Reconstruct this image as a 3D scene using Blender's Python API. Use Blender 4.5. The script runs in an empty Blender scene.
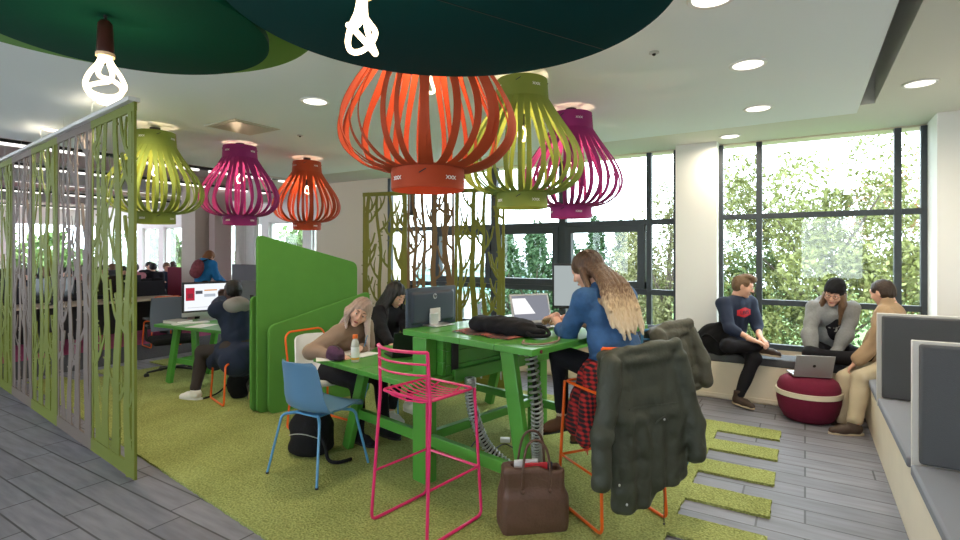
import bpy, bmesh, math, random
import numpy as np
from mathutils import Vector, Matrix
from mathutils.bvhtree import BVHTree
R=math.radians; PI=math.pi
V=Vector
COL=bpy.context.scene.collection
SC=bpy.context.scene
random.seed(7); 
F=520.0; CX=480.0; HY=252.0; CH=1.6          # focal length in pixels, horizon row, camera height
EU=(0.848,-0.530); EV=(0.530,0.848)           # room axes seen in the camera's ground frame
def W(x,y,z=0.0): return V((EU[0]*x+EU[1]*y, EV[0]*x+EV[1]*y, z))
def G(px,py,z=0.0):
    d=(CH-z)*F/(py-HY); return W((px-CX)/F*d,d,z)
def P(px,py,d): return W((px-CX)/F*d,d,CH-(py-HY)*d/F)
def RZ(x,y):                                  # heading (world rotation z) of local +Y along camera-frame vector
    w=W(x,y); return math.atan2(-w.x,w.y)
def TT(u,v,z=0.0): return W(.727*u+.687*v, -.687*u+.727*v, z)   # worktable frame
RT=math.atan2(TT(1,0).y,TT(1,0).x)

# ------------------------------------------------------------------ materials
MATS={}
def mat(name,col,rough=.6,metal=0.0,bump=0,bscale=40,var=0,vscale=6,spec=.5,sheen=0,coat=0):
    if name in MATS: return MATS[name]
    m=bpy.data.materials.new(name); m.use_nodes=True; nt=m.node_tree; b=nt.nodes['Principled BSDF']
    b.inputs['Base Color'].default_value=(*col,1); b.inputs['Roughness'].default_value=rough
    b.inputs['Metallic'].default_value=metal; b.inputs['Specular IOR Level'].default_value=spec
    if sheen: b.inputs['Sheen Weight'].default_value=sheen
    if coat: b.inputs['Coat Weight'].default_value=coat
    tc=nt.nodes.new('ShaderNodeTexCoord')
    if var:
        n=nt.nodes.new('ShaderNodeTexNoise'); n.inputs['Scale'].default_value=vscale; n.inputs['Detail'].default_value=5
        nt.links.new(tc.outputs['Object'],n.inputs['Vector'])
        mx=nt.nodes.new('ShaderNodeMix'); mx.data_type='RGBA'
        mx.inputs[6].default_value=(*[c*(1-var) for c in col],1); mx.inputs[7].default_value=(*[min(1,c*(1+var)) for c in col],1)
        nt.links.new(n.outputs['Fac'],mx.inputs[0]); nt.links.new(mx.outputs[2],b.inputs['Base Color'])
    if bump:
        n=nt.nodes.new('ShaderNodeTexNoise'); n.inputs['Scale'].default_value=bscale; n.inputs['Detail'].default_value=4
        nt.links.new(tc.outputs['Object'],n.inputs['Vector'])
        bp=nt.nodes.new('ShaderNodeBump'); bp.inputs['Strength'].default_value=bump; bp.inputs['Distance'].default_value=.01
        nt.links.new(n.outputs['Fac'],bp.inputs['Height']); nt.links.new(bp.outputs['Normal'],b.inputs['Normal'])
    MATS[name]=m; return m
def emit(name,col,s):
    if name in MATS: return MATS[name]
    m=bpy.data.materials.new(name); m.use_nodes=True; nt=m.node_tree; nt.nodes.clear()
    o=nt.nodes.new('ShaderNodeOutputMaterial'); e=nt.nodes.new('ShaderNodeEmission')
    e.inputs[0].default_value=(*col,1); e.inputs[1].default_value=s; nt.links.new(e.outputs[0],o.inputs[0])
    MATS[name]=m; return m
def glass(name,tint=(.97,.99,.98),g=.06):
    if name in MATS: return MATS[name]
    m=bpy.data.materials.new(name); m.use_nodes=True; nt=m.node_tree; nt.nodes.clear()
    o=nt.nodes.new('ShaderNodeOutputMaterial'); t=nt.nodes.new('ShaderNodeBsdfTransparent'); t.inputs[0].default_value=(*tint,1)
    gl=nt.nodes.new('ShaderNodeBsdfGlossy'); gl.inputs['Roughness'].default_value=.02
    mx=nt.nodes.new('ShaderNodeMixShader'); lw=nt.nodes.new('ShaderNodeLayerWeight'); lw.inputs[0].default_value=.5; pw=nt.nodes.new('ShaderNodeMath'); pw.operation='POWER'; pw.inputs[1].default_value=4; nt.links.new(lw.outputs['Facing'],pw.inputs[0]); fr=nt.nodes.new('ShaderNodeMath'); fr.operation='MULTIPLY_ADD'; fr.inputs[1].default_value=.5; fr.inputs[2].default_value=.03; nt.links.new(pw.outputs[0],fr.inputs[0])
    nt.links.new(fr.outputs[0],mx.inputs[0]); nt.links.new(t.outputs[0],mx.inputs[1]); nt.links.new(gl.outputs[0],mx.inputs[2])
    nt.links.new(mx.outputs[0],o.inputs[0]); MATS[name]=m; return m
def brickmat(name,c1,c2,mortar,bw,bh,mort=.01,rough=.7,bump=.3,rot=0,var=.15,streak=True,offset=.37):
    m=bpy.data.materials.new(name); m.use_nodes=True; nt=m.node_tree; b=nt.nodes['Principled BSDF']
    b.inputs['Roughness'].default_value=rough
    tc=nt.nodes.new('ShaderNodeTexCoord'); mp=nt.nodes.new('ShaderNodeMapping'); mp.inputs['Rotation'].default_value=(0,0,rot)
    nt.links.new(tc.outputs['Object'],mp.inputs[0])
    k=nt.nodes.new('ShaderNodeTexBrick'); k.inputs['Color1'].default_value=(*c1,1); k.inputs['Color2'].default_value=(*c2,1)
    k.inputs['Mortar'].default_value=(*mortar,1); k.inputs['Scale'].default_value=1; k.inputs['Mortar Size'].default_value=mort
    k.inputs['Mortar Smooth'].default_value=.1; k.inputs['Brick Width'].default_value=bw; k.inputs['Row Height'].default_value=bh
    k.offset=offset; k.offset_frequency=2; k.squash=.7; k.squash_frequency=3
    nt.links.new(mp.outputs[0],k.inputs['Vector'])
    n=nt.nodes.new('ShaderNodeTexNoise'); n.inputs['Scale'].default_value=1; n.inputs['Detail'].default_value=6
    mp2=nt.nodes.new('ShaderNodeMapping'); mp2.inputs['Scale'].default_value=(3,22,3) if streak else (9,9,9); nt.links.new(mp.outputs[0],mp2.inputs[0]); nt.links.new(mp2.outputs[0],n.inputs['Vector'])
    mr=nt.nodes.new('ShaderNodeMapRange'); mr.inputs[1].default_value=.3; mr.inputs[2].default_value=.7; mr.inputs[3].default_value=1-var; mr.inputs[4].default_value=1+var
    nt.links.new(n.outputs['Fac'],mr.inputs[0])
    mul=nt.nodes.new('ShaderNodeMix'); mul.data_type='RGBA'; mul.blend_type='MULTIPLY'; mul.inputs[0].default_value=1
    nt.links.new(k.outputs['Color'],mul.inputs[6]); nt.links.new(mr.outputs[0],mul.inputs[7]); nt.links.new(mul.outputs[2],b.inputs['Base Color'])
    bp=nt.nodes.new('ShaderNodeBump'); bp.inputs['Strength'].default_value=bump; bp.inputs['Distance'].default_value=.004; bp.invert=True
    nt.links.new(k.outputs['Fac'],bp.inputs['Height']); nt.links.new(bp.outputs['Normal'],b.inputs['Normal'])
    MATS[name]=m; return m
def ramp_z(name,stops,z0,z1,rough=.6,stripe=0,bump=.3,noise=0,sscale=(60,60,4)):
    """colour along object z (ombre hair, mixed knit)"""
    m=bpy.data.materials.new(name); m.use_nodes=True; nt=m.node_tree; b=nt.nodes['Principled BSDF']; b.inputs['Roughness'].default_value=rough
    tc=nt.nodes.new('ShaderNodeTexCoord'); sp=nt.nodes.new('ShaderNodeSeparateXYZ'); nt.links.new(tc.outputs['Object'],sp.inputs[0])
    mr=nt.nodes.new('ShaderNodeMapRange'); mr.inputs[1].default_value=z0; mr.inputs[2].default_value=z1; nt.links.new(sp.outputs[2],mr.inputs[0])
    mp=nt.nodes.new('ShaderNodeMapping'); mp.inputs['Scale'].default_value=sscale; nt.links.new(tc.outputs['Object'],mp.inputs[0])
    n=nt.nodes.new('ShaderNodeTexNoise'); n.inputs['Scale'].default_value=1; n.inputs['Detail'].default_value=3; nt.links.new(mp.outputs[0],n.inputs['Vector'])
    ad=nt.nodes.new('ShaderNodeMath'); ad.operation='MULTIPLY_ADD'; ad.inputs[1].default_value=noise; nt.links.new(n.outputs['Fac'],ad.inputs[0]); nt.links.new(mr.outputs[0],ad.inputs[2])
    sb=nt.nodes.new('ShaderNodeMath'); sb.operation='SUBTRACT'; sb.inputs[1].default_value=noise*.5; nt.links.new(ad.outputs[0],sb.inputs[0])
    cr=nt.nodes.new('ShaderNodeValToRGB'); nt.links.new(sb.outputs[0],cr.inputs[0])
    els=cr.color_ramp.elements
    els[0].position=stops[0][0]; els[0].color=(*stops[0][1],1); els[1].position=stops[-1][0]; els[1].color=(*stops[-1][1],1)
    for p,c in stops[1:-1]:
        e=els.new(p); e.color=(*c,1)
    nt.links.new(cr.outputs[0],b.inputs['Base Color'])
    bp=nt.nodes.new('ShaderNodeBump'); bp.inputs['Strength'].default_value=bump; bp.inputs['Distance'].default_value=.01
    nt.links.new(n.outputs['Fac'],bp.inputs['Height']); nt.links.new(bp.outputs['Normal'],b.inputs['Normal'])
    MATS[name]=m; return m
def plaid(name,base,dark,scale=14):
    m=bpy.data.materials.new(name); m.use_nodes=True; nt=m.node_tree; b=nt.nodes['Principled BSDF']; b.inputs['Roughness'].default_value=.9
    tc=nt.nodes.new('ShaderNodeTexCoord'); prev=None
    for d in ('X','Z'):
        w=nt.nodes.new('ShaderNodeTexWave'); w.bands_direction=d; w.inputs['Scale'].default_value=scale/6.28; w.inputs['Distortion'].default_value=.6
        nt.links.new(tc.outputs['Object'],w.inputs['Vector'])
        if prev is None: prev=w.outputs['Fac']
        else:
            a=nt.nodes.new('ShaderNodeMath'); a.operation='ADD'; nt.links.new(prev,a.inputs[0]); nt.links.new(w.outputs['Fac'],a.inputs[1])
            cr=nt.nodes.new('ShaderNodeValToRGB'); cr.color_ramp.interpolation='CONSTANT'
            h=nt.nodes.new('ShaderNodeMath'); h.operation='MULTIPLY'; h.inputs[1].default_value=.5; nt.links.new(a.outputs[0],h.inputs[0]); nt.links.new(h.outputs[0],cr.inputs[0])
            e=cr.color_ramp.elements; e[0].color=(*dark,1); e[1].position=.68; e[1].color=(*base,1); x=e.new(.42); x.color=(*[c*.45 for c in base],1)
            nt.links.new(cr.outputs[0],b.inputs['Base Color'])
    MATS[name]=m; return m

M={}
M['wall']=mat('wall_paint',(.86,.86,.84),.85,bump=.04,bscale=120)
M['cream']=mat('cream_paint',(.74,.64,.52),.85,bump=.04,bscale=120)
M['ceil']=mat('ceiling_paint',(.86,.915,.94),.8,bump=.02,bscale=90)
M['ceil2']=mat('ceiling_side_paint',(.72,.70,.64),.75)
M['void']=mat('ceiling_void',(.42,.42,.42),.9)
M['frame']=mat('anthracite_frame',(.035,.045,.055),.45)
M['glass']=glass('window_glass')
M['ply']=mat('birch_ply',(.74,.66,.52),.5,var=.08,vscale=5)
M['floor']=brickmat('grey_plank_floor',(.150,.150,.178),(.20,.20,.235),(.05,.05,.06),.95,.19,.006,.55,.3,var=.20)
M['charcoal']=mat('charcoal_carpet',(.055,.055,.06),.95,bump=.5,bscale=200)
M['magenta_carpet']=mat('magenta_carpet',(.32,.03,.11),.95,bump=.5,bscale=200,var=.2)
M['grn']=mat('green_painted_wood',(.075,.30,.04),.33,bump=.06,bscale=30,var=.10,vscale=4,coat=.15)
M['felt']=mat('green_felt',(.10,.29,.045),.95,bump=.25,bscale=160,var=.06,vscale=10)
M['lime']=mat('lime_panel',(.15,.18,.02),.7,bump=.05,bscale=60)
M['limed']=mat('olive_panel',(.16,.165,.015),.7,bump=.05,bscale=60)
M['taupe']=mat('taupe_panel',(.165,.13,.11),.7,bump=.05,bscale=60)
M['brownp']=mat('brown_panel',(.17,.10,.04),.7,bump=.05,bscale=60)
M['pink']=mat('pink_metal',(.74,.02,.155),.35,coat=.3)
M['orange']=mat('orange_metal',(.85,.13,.01),.35,coat=.3)
M['bluep']=mat('blue_plastic',(.10,.225,.37),.45,bump=.02,bscale=200)
M['bluem']=mat('blue_metal',(.09,.30,.55),.4,coat=.2)
M['white']=mat('white_plastic',(.8,.8,.78),.4)
M['black']=mat('black_plastic',(.012,.012,.014),.45)
M['blackf']=mat('black_fabric',(.008,.008,.010),.85,bump=.4,bscale=150,spec=.25)
M['screenoff']=mat('dark_screen',(.01,.01,.012),.08)
M['silver']=mat('silver_metal',(.60,.61,.62),.35,metal=.8)
M['grey_al']=mat('laptop_alloy',(.45,.45,.46),.4,metal=.6)
M['teal']=mat('dark_teal_canopy',(.001,.040,.042),.9,bump=.05,bscale=80,spec=.1)
M['grncan']=mat('dark_green_canopy',(.002,.055,.030),.9,bump=.05,bscale=80,spec=.1)
M['limecan']=mat('lime_canopy',(.10,.30,.02),.7)
M['sh_or']=mat('orange_felt_shade',(.40,.046,.005),.75,bump=.1,bscale=200)
M['sh_gr']=mat('lime_felt_shade',(.21,.26,.035),.75,bump=.1,bscale=200)
M['sh_pu']=mat('magenta_felt_shade',(.28,.012,.14),.75,bump=.1,bscale=200)
M['stitch']=mat('white_thread',(.85,.83,.8),.8)
M['bulb']=emit('bulb_glow',(1,.80,.52),5)
M['lampdisc']=emit('downlight_glow',(1,.93,.80),2.5)
M['strip']=emit('strip_glow',(1,.96,.92),2.0)
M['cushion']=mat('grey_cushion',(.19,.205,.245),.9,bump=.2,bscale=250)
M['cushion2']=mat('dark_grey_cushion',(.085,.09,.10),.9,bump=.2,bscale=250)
M['piping']=mat('pale_edge_panel',(.62,.61,.59),.7)
M['pouf']=mat('burgundy_wool',(.15,.004,.03),.9,bump=.3,bscale=200,var=.15,vscale=30)
M['skin']=mat('skin_light',(.72,.40,.29),.5,bump=.03,bscale=90)
M['skin2']=mat('skin_tan',(.62,.33,.22),.5)
M['skind']=mat('skin_dark',(.10,.045,.03),.5)
M['lips']=mat('lips',(.45,.12,.11),.4)
M['eye']=mat('eye_white',(.8,.8,.8),.2)
M['iris']=mat('iris_dark',(.02,.015,.01),.2)
M['hairdark']=mat('hair_dark_brown',(.035,.018,.010),.55,bump=.5,bscale=90,var=.3,vscale=30)
M['hairlight']=mat('hair_light_brown',(.15,.085,.045),.6,bump=.5,bscale=90,var=.3,vscale=30)
M['hairblack']=mat('hair_black',(.008,.007,.008),.5,bump=.4,bscale=90)
M['denim']=mat('denim',(.028,.095,.235),.8,bump=.6,bscale=35,var=.55,vscale=14)
M['navy']=mat('navy_knit',(.012,.022,.055),.85,bump=.2,bscale=200)
M['greyknit']=mat('grey_marl',(.25,.26,.27),.9,bump=.3,bscale=200,var=.2,vscale=60)
M['beige']=mat('beige_cotton',(.40,.27,.16),.85,bump=.2,bscale=200,var=.1,vscale=8)
M['khaki']=mat('khaki_cotton',(.44,.37,.26),.85,bump=.2,bscale=200,var=.1,vscale=8)
M['tan']=mat('tan_knit',(.27,.18,.125),.8,bump=.1,bscale=200)
M['blackcl']=mat('black_cloth',(.009,.009,.013),.85,bump=.2,bscale=200,spec=.25)
M['brownshoe']=mat('brown_suede',(.13,.05,.02),.7)
M['darkshoe']=mat('dark_brown_leather',(.05,.03,.02),.6)
M['whiteshoe']=mat('white_leather',(.75,.75,.72),.5)
M['sock']=mat('cream_sock',(.55,.46,.32),.9)
M['olive']=mat('olive_parka',(.034,.040,.027),.60,bump=.5,bscale=30,var=.15,vscale=7)
M['olive2']=mat('olive_jacket',(.062,.062,.044),.64,bump=.5,bscale=30,var=.15,vscale=7)
M['tote']=mat('brown_leather_bag',(.105,.052,.036),.5,bump=.35,bscale=70,var=.25,vscale=14)
M['red']=mat('red_print',(.55,.015,.03),.7)
M['hoodblue']=mat('blue_jacket',(.01,.17,.42),.8)
M['paper']=mat('paper',(.80,.79,.76),.8)
M['purple']=mat('purple_fur',(.10,.035,.085),.95,bump=1,bscale=220,var=.4,vscale=60)
M['juice']=mat('orange_juice',(.80,.38,.03),.35)
M['cap']=mat('orange_cap',(.85,.16,.01),.4)
M['whitebrick']=brickmat('white_brick',(.72,.72,.70),(.78,.78,.76),(.6,.6,.58),.45,.2,.01,.8,.3,var=.03,streak=False)
M['greypart']=mat('grey_partition',(.13,.125,.14),.9)
M['redpart']=mat('maroon_partition',(.16,.01,.03),.9)
M['desk']=mat('pale_desk',(.55,.44,.33),.5)
M['bark']=mat('bark',(.08,.06,.045),.9,bump=.6,bscale=20)
M['grass']=mat('lawn',(.12,.22,.06),.95,var=.3,vscale=2)
M['teal_glass']=mat('teal_cladding',(.25,.50,.50),.3)
def leafmat(n,c): 
    m=mat(n,c,.6,var=.45,vscale=1.6); return m

# ------------------------------------------------------------------ mesh builder
class MB:
    def __init__(s): s.v=[]; s.f=[]; s.mi=[]; s.cur=0
    def add(s,vs,fs):
        o=len(s.v); s.v+= [tuple(x) for x in vs]; s.f+=[tuple(i+o for i in f) for f in fs]; s.mi+=[s.cur]*len(fs); return s
    def box(s,lo,hi,Mx=None):
        x0,y0,z0=lo; x1,y1,z1=hi
        vs=[V((x,y,z)) for z in(z0,z1) for y in(y0,y1) for x in(x0,x1)]
        if Mx is not None: vs=[Mx@p for p in vs]
        return s.add(vs,[(0,2,3,1),(4,5,7,6),(0,1,5,4),(2,6,7,3),(0,4,6,2),(1,3,7,5)])
    def bar(s,a,b,w,d,up=V((0,0,1)),w2=None,d2=None):   # rectangular bar from a to b
        a=V(a);b=V(b);t=(b-a).normalized(); x=t.cross(V(up))
        if x.length<1e-4: x=t.cross(V((0,1,0)))
        x.normalize(); y=x.cross(t).normalized(); w2=w2 or w; d2=d2 or d
        vs=[a+x*sx*w/2+y*sy*d/2 for sx,sy in((-1,-1),(1,-1),(1,1),(-1,1))]+[b+x*sx*w2/2+y*sy*d2/2 for sx,sy in((-1,-1),(1,-1),(1,1),(-1,1))]
        return s.add(vs,[(3,2,1,0),(4,5,6,7),(0,1,5,4),(1,2,6,5),(2,3,7,6),(3,0,4,7)])
    def prism(s,poly,z0,z1,Mx=None):                # ccw xy polygon extruded along z
        n=len(poly); vs=[V((x,y,z0)) for x,y in poly]+[V((x,y,z1)) for x,y in poly]
        if Mx is not None: vs=[Mx@p for p in vs]
        fs=[tuple(range(n))[::-1],tuple(range(n,2*n))]+[(i,(i+1)%n,n+(i+1)%n,n+i) for i in range(n)]
        return s.add(vs,fs)
    def tube(s,pts,r,n=8,closed=False,r2=None,flat=None):
        pts=[V(p) for p in pts]; m=len(pts); vs=[]; nrm=None
        for i,p in enumerate(pts):
            if closed: t=(pts[(i+1)%m]-pts[i-1]).normalized()
            else: t=(pts[min(i+1,m-1)]-pts[max(i-1,0)]).normalized()
            if nrm is None:
                nrm=t.orthogonal().normalized()
            nrm=(nrm-t*nrm.dot(t)).normalized(); bi=t.cross(nrm)
            rr=r if r2 is None else r+(r2-r)*i/(m-1)
            if callable(r): rr=r(i/(m-1))
            for k in range(n):
                a=2*PI*k/n; vs.append(p+nrm*math.cos(a)*rr+bi*math.sin(a)*rr)
        fs=[]
        for i in range(m if closed else m-1):
            j=(i+1)%m
            for k in range(n): fs.append((i*n+k,i*n+(k+1)%n,j*n+(k+1)%n,j*n+k))
        if not closed: fs+= [tuple(range(n))[::-1], tuple((m-1)*n+k for k in range(n))]
        return s.add(vs,fs)
    def lathe(s,prof,n=32,c=(0,0,0),close=True):
        c=V(c); vs=[]; fs=[]; m=len(prof)
        for r,z in prof:
            for k in range(n):
                a=2*PI*k/n; vs.append(c+V((r*math.cos(a),r*math.sin(a),z)))
        for i in range(m-1):
            for k in range(n): fs.append((i*n+k,i*n+(k+1)%n,(i+1)*n+(k+1)%n,(i+1)*n+k))
        if close: fs+=[tuple(range(n))[::-1],tuple((m-1)*n+k for k in range(n))]
        return s.add(vs,fs)
    def grid(s,rows,thick=None):
        """surface from rows of points; optional thickness vector function"""
        m=len(rows); n=len(rows[0]); vs=[V(p) for r in rows for p in r]
        fs=[(i*n+j,i*n+j+1,(i+1)*n+j+1,(i+1)*n+j) for i in range(m-1) for j in range(n-1)]
        if thick is None: return s.add(vs,fs)
        ns=[]
        for i in range(m):
            for j in range(n):
                du=vs[i*n+min(j+1,n-1)]-vs[i*n+max(j-1,0)]; dv=vs[min(i+1,m-1)*n+j]-vs[max(i-1,0)*n+j]
                ns.append(du.cross(dv).normalized())
        b=[p-q*thick for p,q in zip(vs,ns)]; N=m*n
        fs2=[tuple(x+N for x in f[::-1]) for f in fs]; ed=[]
        loop=[j for j in range(n)]+[i*n+n-1 for i in range(1,m)]+[(m-1)*n+j for j in range(n-2,-1,-1)]+[i*n for i in range(m-2,0,-1)]
        for a,bb in zip(loop,loop[1:]+loop[:1]): ed.append((bb,a,a+N,bb+N))
        return s.add(vs+b,fs+fs2+ed)
    def sphere(s,c,r,n=12,sc=(1,1,1),Mx=None):
        c=V(c); vs=[];fs=[]; m=n//2+1
        for i in range(m):
            ph=PI*i/(m-1)
            for k in range(n):
                a=2*PI*k/n; p=V((math.sin(ph)*math.cos(a)*r*sc[0],math.sin(ph)*math.sin(a)*r*sc[1],math.cos(ph)*r*sc[2]))
                vs.append((Mx@p if Mx is not None else p)+c)
        for i in range(m-1):
            for k in range(n): fs.append((i*n+k,(i+1)*n+k,(i+1)*n+(k+1)%n,i*n+(k+1)%n))
        return s.add(vs,fs)
def link(o,parent=None):
    COL.objects.link(o)
    if parent is not None: o.parent=parent
    return o
def obj(name,mb,m,parent=None,smooth=False,bevel=0,loc=None,rz=None,angle=40,seg=2):
    me=bpy.data.meshes.new(name); me.from_pydata(mb.v,[],mb.f)
    ml=m if isinstance(m,(list,tuple)) else [m]
    for x in ml: me.materials.append(x)
    if len(ml)>1: me.polygons.foreach_set('material_index',mb.mi)
    bm=bmesh.new(); bm.from_mesh(me); bmesh.ops.remove_doubles(bm,verts=bm.verts,dist=1e-6); bmesh.ops.recalc_face_normals(bm,faces=bm.faces); bm.to_mesh(me); bm.free()
    o=bpy.data.objects.new(name,me); link(o,parent)
    if loc is not None: o.location=loc
    if rz is not None: o.rotation_euler=(0,0,rz)
    if smooth:
        me.polygons.foreach_set('use_smooth',[True]*len(me.polygons))
        if smooth!='full':
            try: me.set_sharp_from_angle(angle=R(angle))
            except Exception: pass
    if bevel:
        b=o.modifiers.new('bevel','BEVEL'); b.width=bevel; b.segments=seg; b.limit_method='ANGLE'; b.angle_limit=R(35); b.harden_normals=False
        me.polygons.foreach_set('use_smooth',[True]*len(me.polygons)); 
        try: me.set_sharp_from_angle(angle=R(35))
        except Exception: pass
    return o
def tag(o,label,cat=None,group=None,kind=None):
    if label: o['label']=label
    if cat: o['category']=cat
    if group: o['group']=group
    if kind: o['kind']=kind
    return o
def thing(name,label,cat,loc=(0,0,0),rz=0,group=None):
    o=bpy.data.objects.new(name,None); o.empty_display_size=.1; COL.objects.link(o); o.location=loc; o.rotation_euler=(0,0,rz)
    return tag(o,label,cat,group)
def struct(name,mb,m,parent=None,**k):
    o=obj(name,mb,m,parent,**k); 
    if parent is None: o['kind']='structure'
    return o
def dup(root,loc,rz,label=None,group=None,parent=None):
    def cp(o,p):
        c=o.copy(); COL.objects.link(c); c.parent=p
        for ch in list(o.children): cp(ch,c)
        return c
    r=cp(root,parent); r.location=loc; r.rotation_euler=(0,0,rz)
    if label: r['label']=label
    if group: r['group']=group
    return r
def fillet(pts,rad,n=5,closed=False):
    pts=[V(p) for p in pts]; out=[]; m=len(pts)
    for i,p in enumerate(pts):
        if not closed and i in (0,m-1): out.append(p); continue
        a=pts[i-1]; b=pts[(i+1)%m]; da=(a-p); db=(b-p); r=min(rad,da.length*.48,db.length*.48)
        A=p+da.normalized()*r; B=p+db.normalized()*r
        for k in range(n+1):
            t=k/n; out.append(A*(1-t)**2+p*2*t*(1-t)+B*t*t)
    return out
def catmull(pts,n=6):
    pts=[V(p) for p in pts]; out=[]
    for i in range(len(pts)-1):
        p0=pts[max(i-1,0)];p1=pts[i];p2=pts[i+1];p3=pts[min(i+2,len(pts)-1)]
        for k in range(n):
            t=k/n; out.append(.5*((2*p1)+(p2-p0)*t+(2*p0-5*p1+4*p2-p3)*t*t+(3*p1-p0-3*p2+p3)*t**3))
    out.append(pts[-1]); return out
def textmb(s,size,thick=.001,bold=0,shear=0):
    cu=bpy.data.curves.new('t','FONT'); cu.body=s; cu.size=size; cu.align_x='CENTER'; cu.align_y='CENTER'; cu.offset=bold; cu.shear=shear; cu.extrude=thick
    o=bpy.data.objects.new('t',cu); COL.objects.link(o); dg=bpy.context.evaluated_depsgraph_get(); me=o.evaluated_get(dg).to_mesh()
    vs=[tuple(v.co) for v in me.vertices]; fs=[tuple(p.vertices) for p in me.polygons]
    bpy.data.objects.remove(o); mb=MB(); mb.add(vs,fs); return mb

# ------------------------------------------------------------------ implicit surfaces (smooth bodies and cloth)
class Field:
    def __init__(s,lo,hi,h):
        s.lo=np.array(lo,dtype=np.float32); s.h=h; s.n=np.maximum(np.ceil((np.array(hi)-np.array(lo))/h).astype(int)+1,4)
        s.F=np.full(s.n,1.0,dtype=np.float32)
        s.ax=[s.lo[i]+h*np.arange(s.n[i],dtype=np.float32) for i in range(3)]
    def _sl(s,lo,hi):
        a=np.clip(np.floor((np.array(lo)-s.lo)/s.h).astype(int),0,s.n-1); b=np.clip(np.ceil((np.array(hi)-s.lo)/s.h).astype(int)+1,1,s.n)
        if np.any(b<=a): return None
        return tuple(slice(a[i],b[i]) for i in range(3))
    def _op(s,lo,hi,fn,k,sub=False):
        pad=max(k,.02)+2*s.h; sl=s._sl(np.array(lo)-pad,np.array(hi)+pad)
        if sl is None: return s
        X=s.ax[0][sl[0]][:,None,None]; Y=s.ax[1][sl[1]][None,:,None]; Z=s.ax[2][sl[2]][None,None,:]
        d=fn(X,Y,Z); a=s.F[sl]
        if sub:
            b=-d; h=np.maximum(k-np.abs(a-b),0)/max(k,1e-6); s.F[sl]=np.maximum(a,b)+h*h*k*.25
        else:
            h=np.maximum(k-np.abs(a-d),0)/max(k,1e-6); s.F[sl]=np.minimum(a,d)-h*h*k*.25
        return s
    def cone(s,a,b,ra,rb,k=.02,sub=False,flat=None):
        a=np.array(a,dtype=np.float32);b=np.array(b,dtype=np.float32);ab=b-a;L=float(ab@ab)+1e-9; m=max(ra,rb)
        def fn(X,Y,Z):
            t=np.clip(((X-a[0])*ab[0]+(Y-a[1])*ab[1]+(Z-a[2])*ab[2])/L,0,1)
            return np.sqrt((X-a[0]-t*ab[0])**2+(Y-a[1]-t*ab[1])**2+(Z-a[2]-t*ab[2])**2)-(ra+(rb-ra)*t)
        return s._op(np.minimum(a,b)-m,np.maximum(a,b)+m,fn,k,sub)
    def ell(s,c,r,Rm=None,k=.02,sub=False):
        c=np.array(c,dtype=np.float32); r=np.array(r,dtype=np.float32); Q=np.array(Rm,dtype=np.float32) if Rm is not None else np.eye(3,dtype=np.float32)
        def fn(X,Y,Z):
            x=X-c[0];y=Y-c[1];z=Z-c[2]
            q=[(Q[0,i]*x+Q[1,i]*y+Q[2,i]*z) for i in range(3)]
            k0=np.sqrt(sum((q[i]/r[i])**2 for i in range(3)))+1e-6; k1=np.sqrt(sum((q[i]/r[i]**2)**2 for i in range(3)))+1e-6
            return k0*(k0-1)/k1
        m=float(r.max()); return s._op(c-m,c+m,fn,k,sub)
    def box(s,c,hf,Rm=None,rd=.01,k=.01,sub=False):
        c=np.array(c,dtype=np.float32); Q=np.array(Rm,dtype=np.float32) if Rm is not None else np.eye(3,dtype=np.float32)
        def fn(X,Y,Z):
            x=X-c[0];y=Y-c[1];z=Z-c[2]
            q=[np.abs(Q[0,i]*x+Q[1,i]*y+Q[2,i]*z)-(hf[i]-rd) for i in range(3)]
            return np.sqrt(sum(np.maximum(a,0)**2 for a in q))+np.minimum(np.maximum(np.maximum(q[0],q[1]),q[2]),0)-rd
        m=float(np.linalg.norm(hf)); return s._op(c-m,c+m,fn,k,sub)
    def cut(s,p,n):                       # remove the half space beyond plane
        p=np.array(p);n=np.array(n,dtype=float);n/=np.linalg.norm(n)
        d=(s.ax[0][:,None,None]-p[0])*n[0]+(s.ax[1][None,:,None]-p[1])*n[1]+(s.ax[2][None,None,:]-p[2])*n[2]
        s.F=np.maximum(s.F,d.astype(np.float32)); return s
    def wrinkle(s,amp,f=22,seed=0,dirw=(1,1,1)):
        rs=np.random.RandomState(seed); X=s.ax[0][:,None,None];Y=s.ax[1][None,:,None];Z=s.ax[2][None,None,:]
        wx=.03*np.sin(9*Y+3*Z+seed)+.03*np.sin(7*Z+seed*2); wy=.03*np.sin(8*X-5*Z+seed); wz=.03*np.sin(6*X+7*Y+seed)
        t=0
        for i in range(4):
            a=rs.randn(3)*np.array(dirw); a=a/np.linalg.norm(a)*f*rs.uniform(.6,1.7); ph=rs.uniform(0,6)
            t=t+(1-2*np.abs(np.sin(.5*(a[0]*(X+wx)+a[1]*(Y+wy)+a[2]*(Z+wz))+ph)))*.4
        for i in range(3):
            a=rs.randn(3)*np.array(dirw); a=a/np.linalg.norm(a)*f*rs.uniform(2.0,3.4); ph=rs.uniform(0,6)
            t=t+(1-2*np.abs(np.sin(.5*(a[0]*(X+wx*1.5)+a[1]*(Y+wy*1.5)+a[2]*(Z+wz*1.5))+ph)))*.13
        s.F=(s.F+amp*t).astype(np.float32); return s
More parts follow.
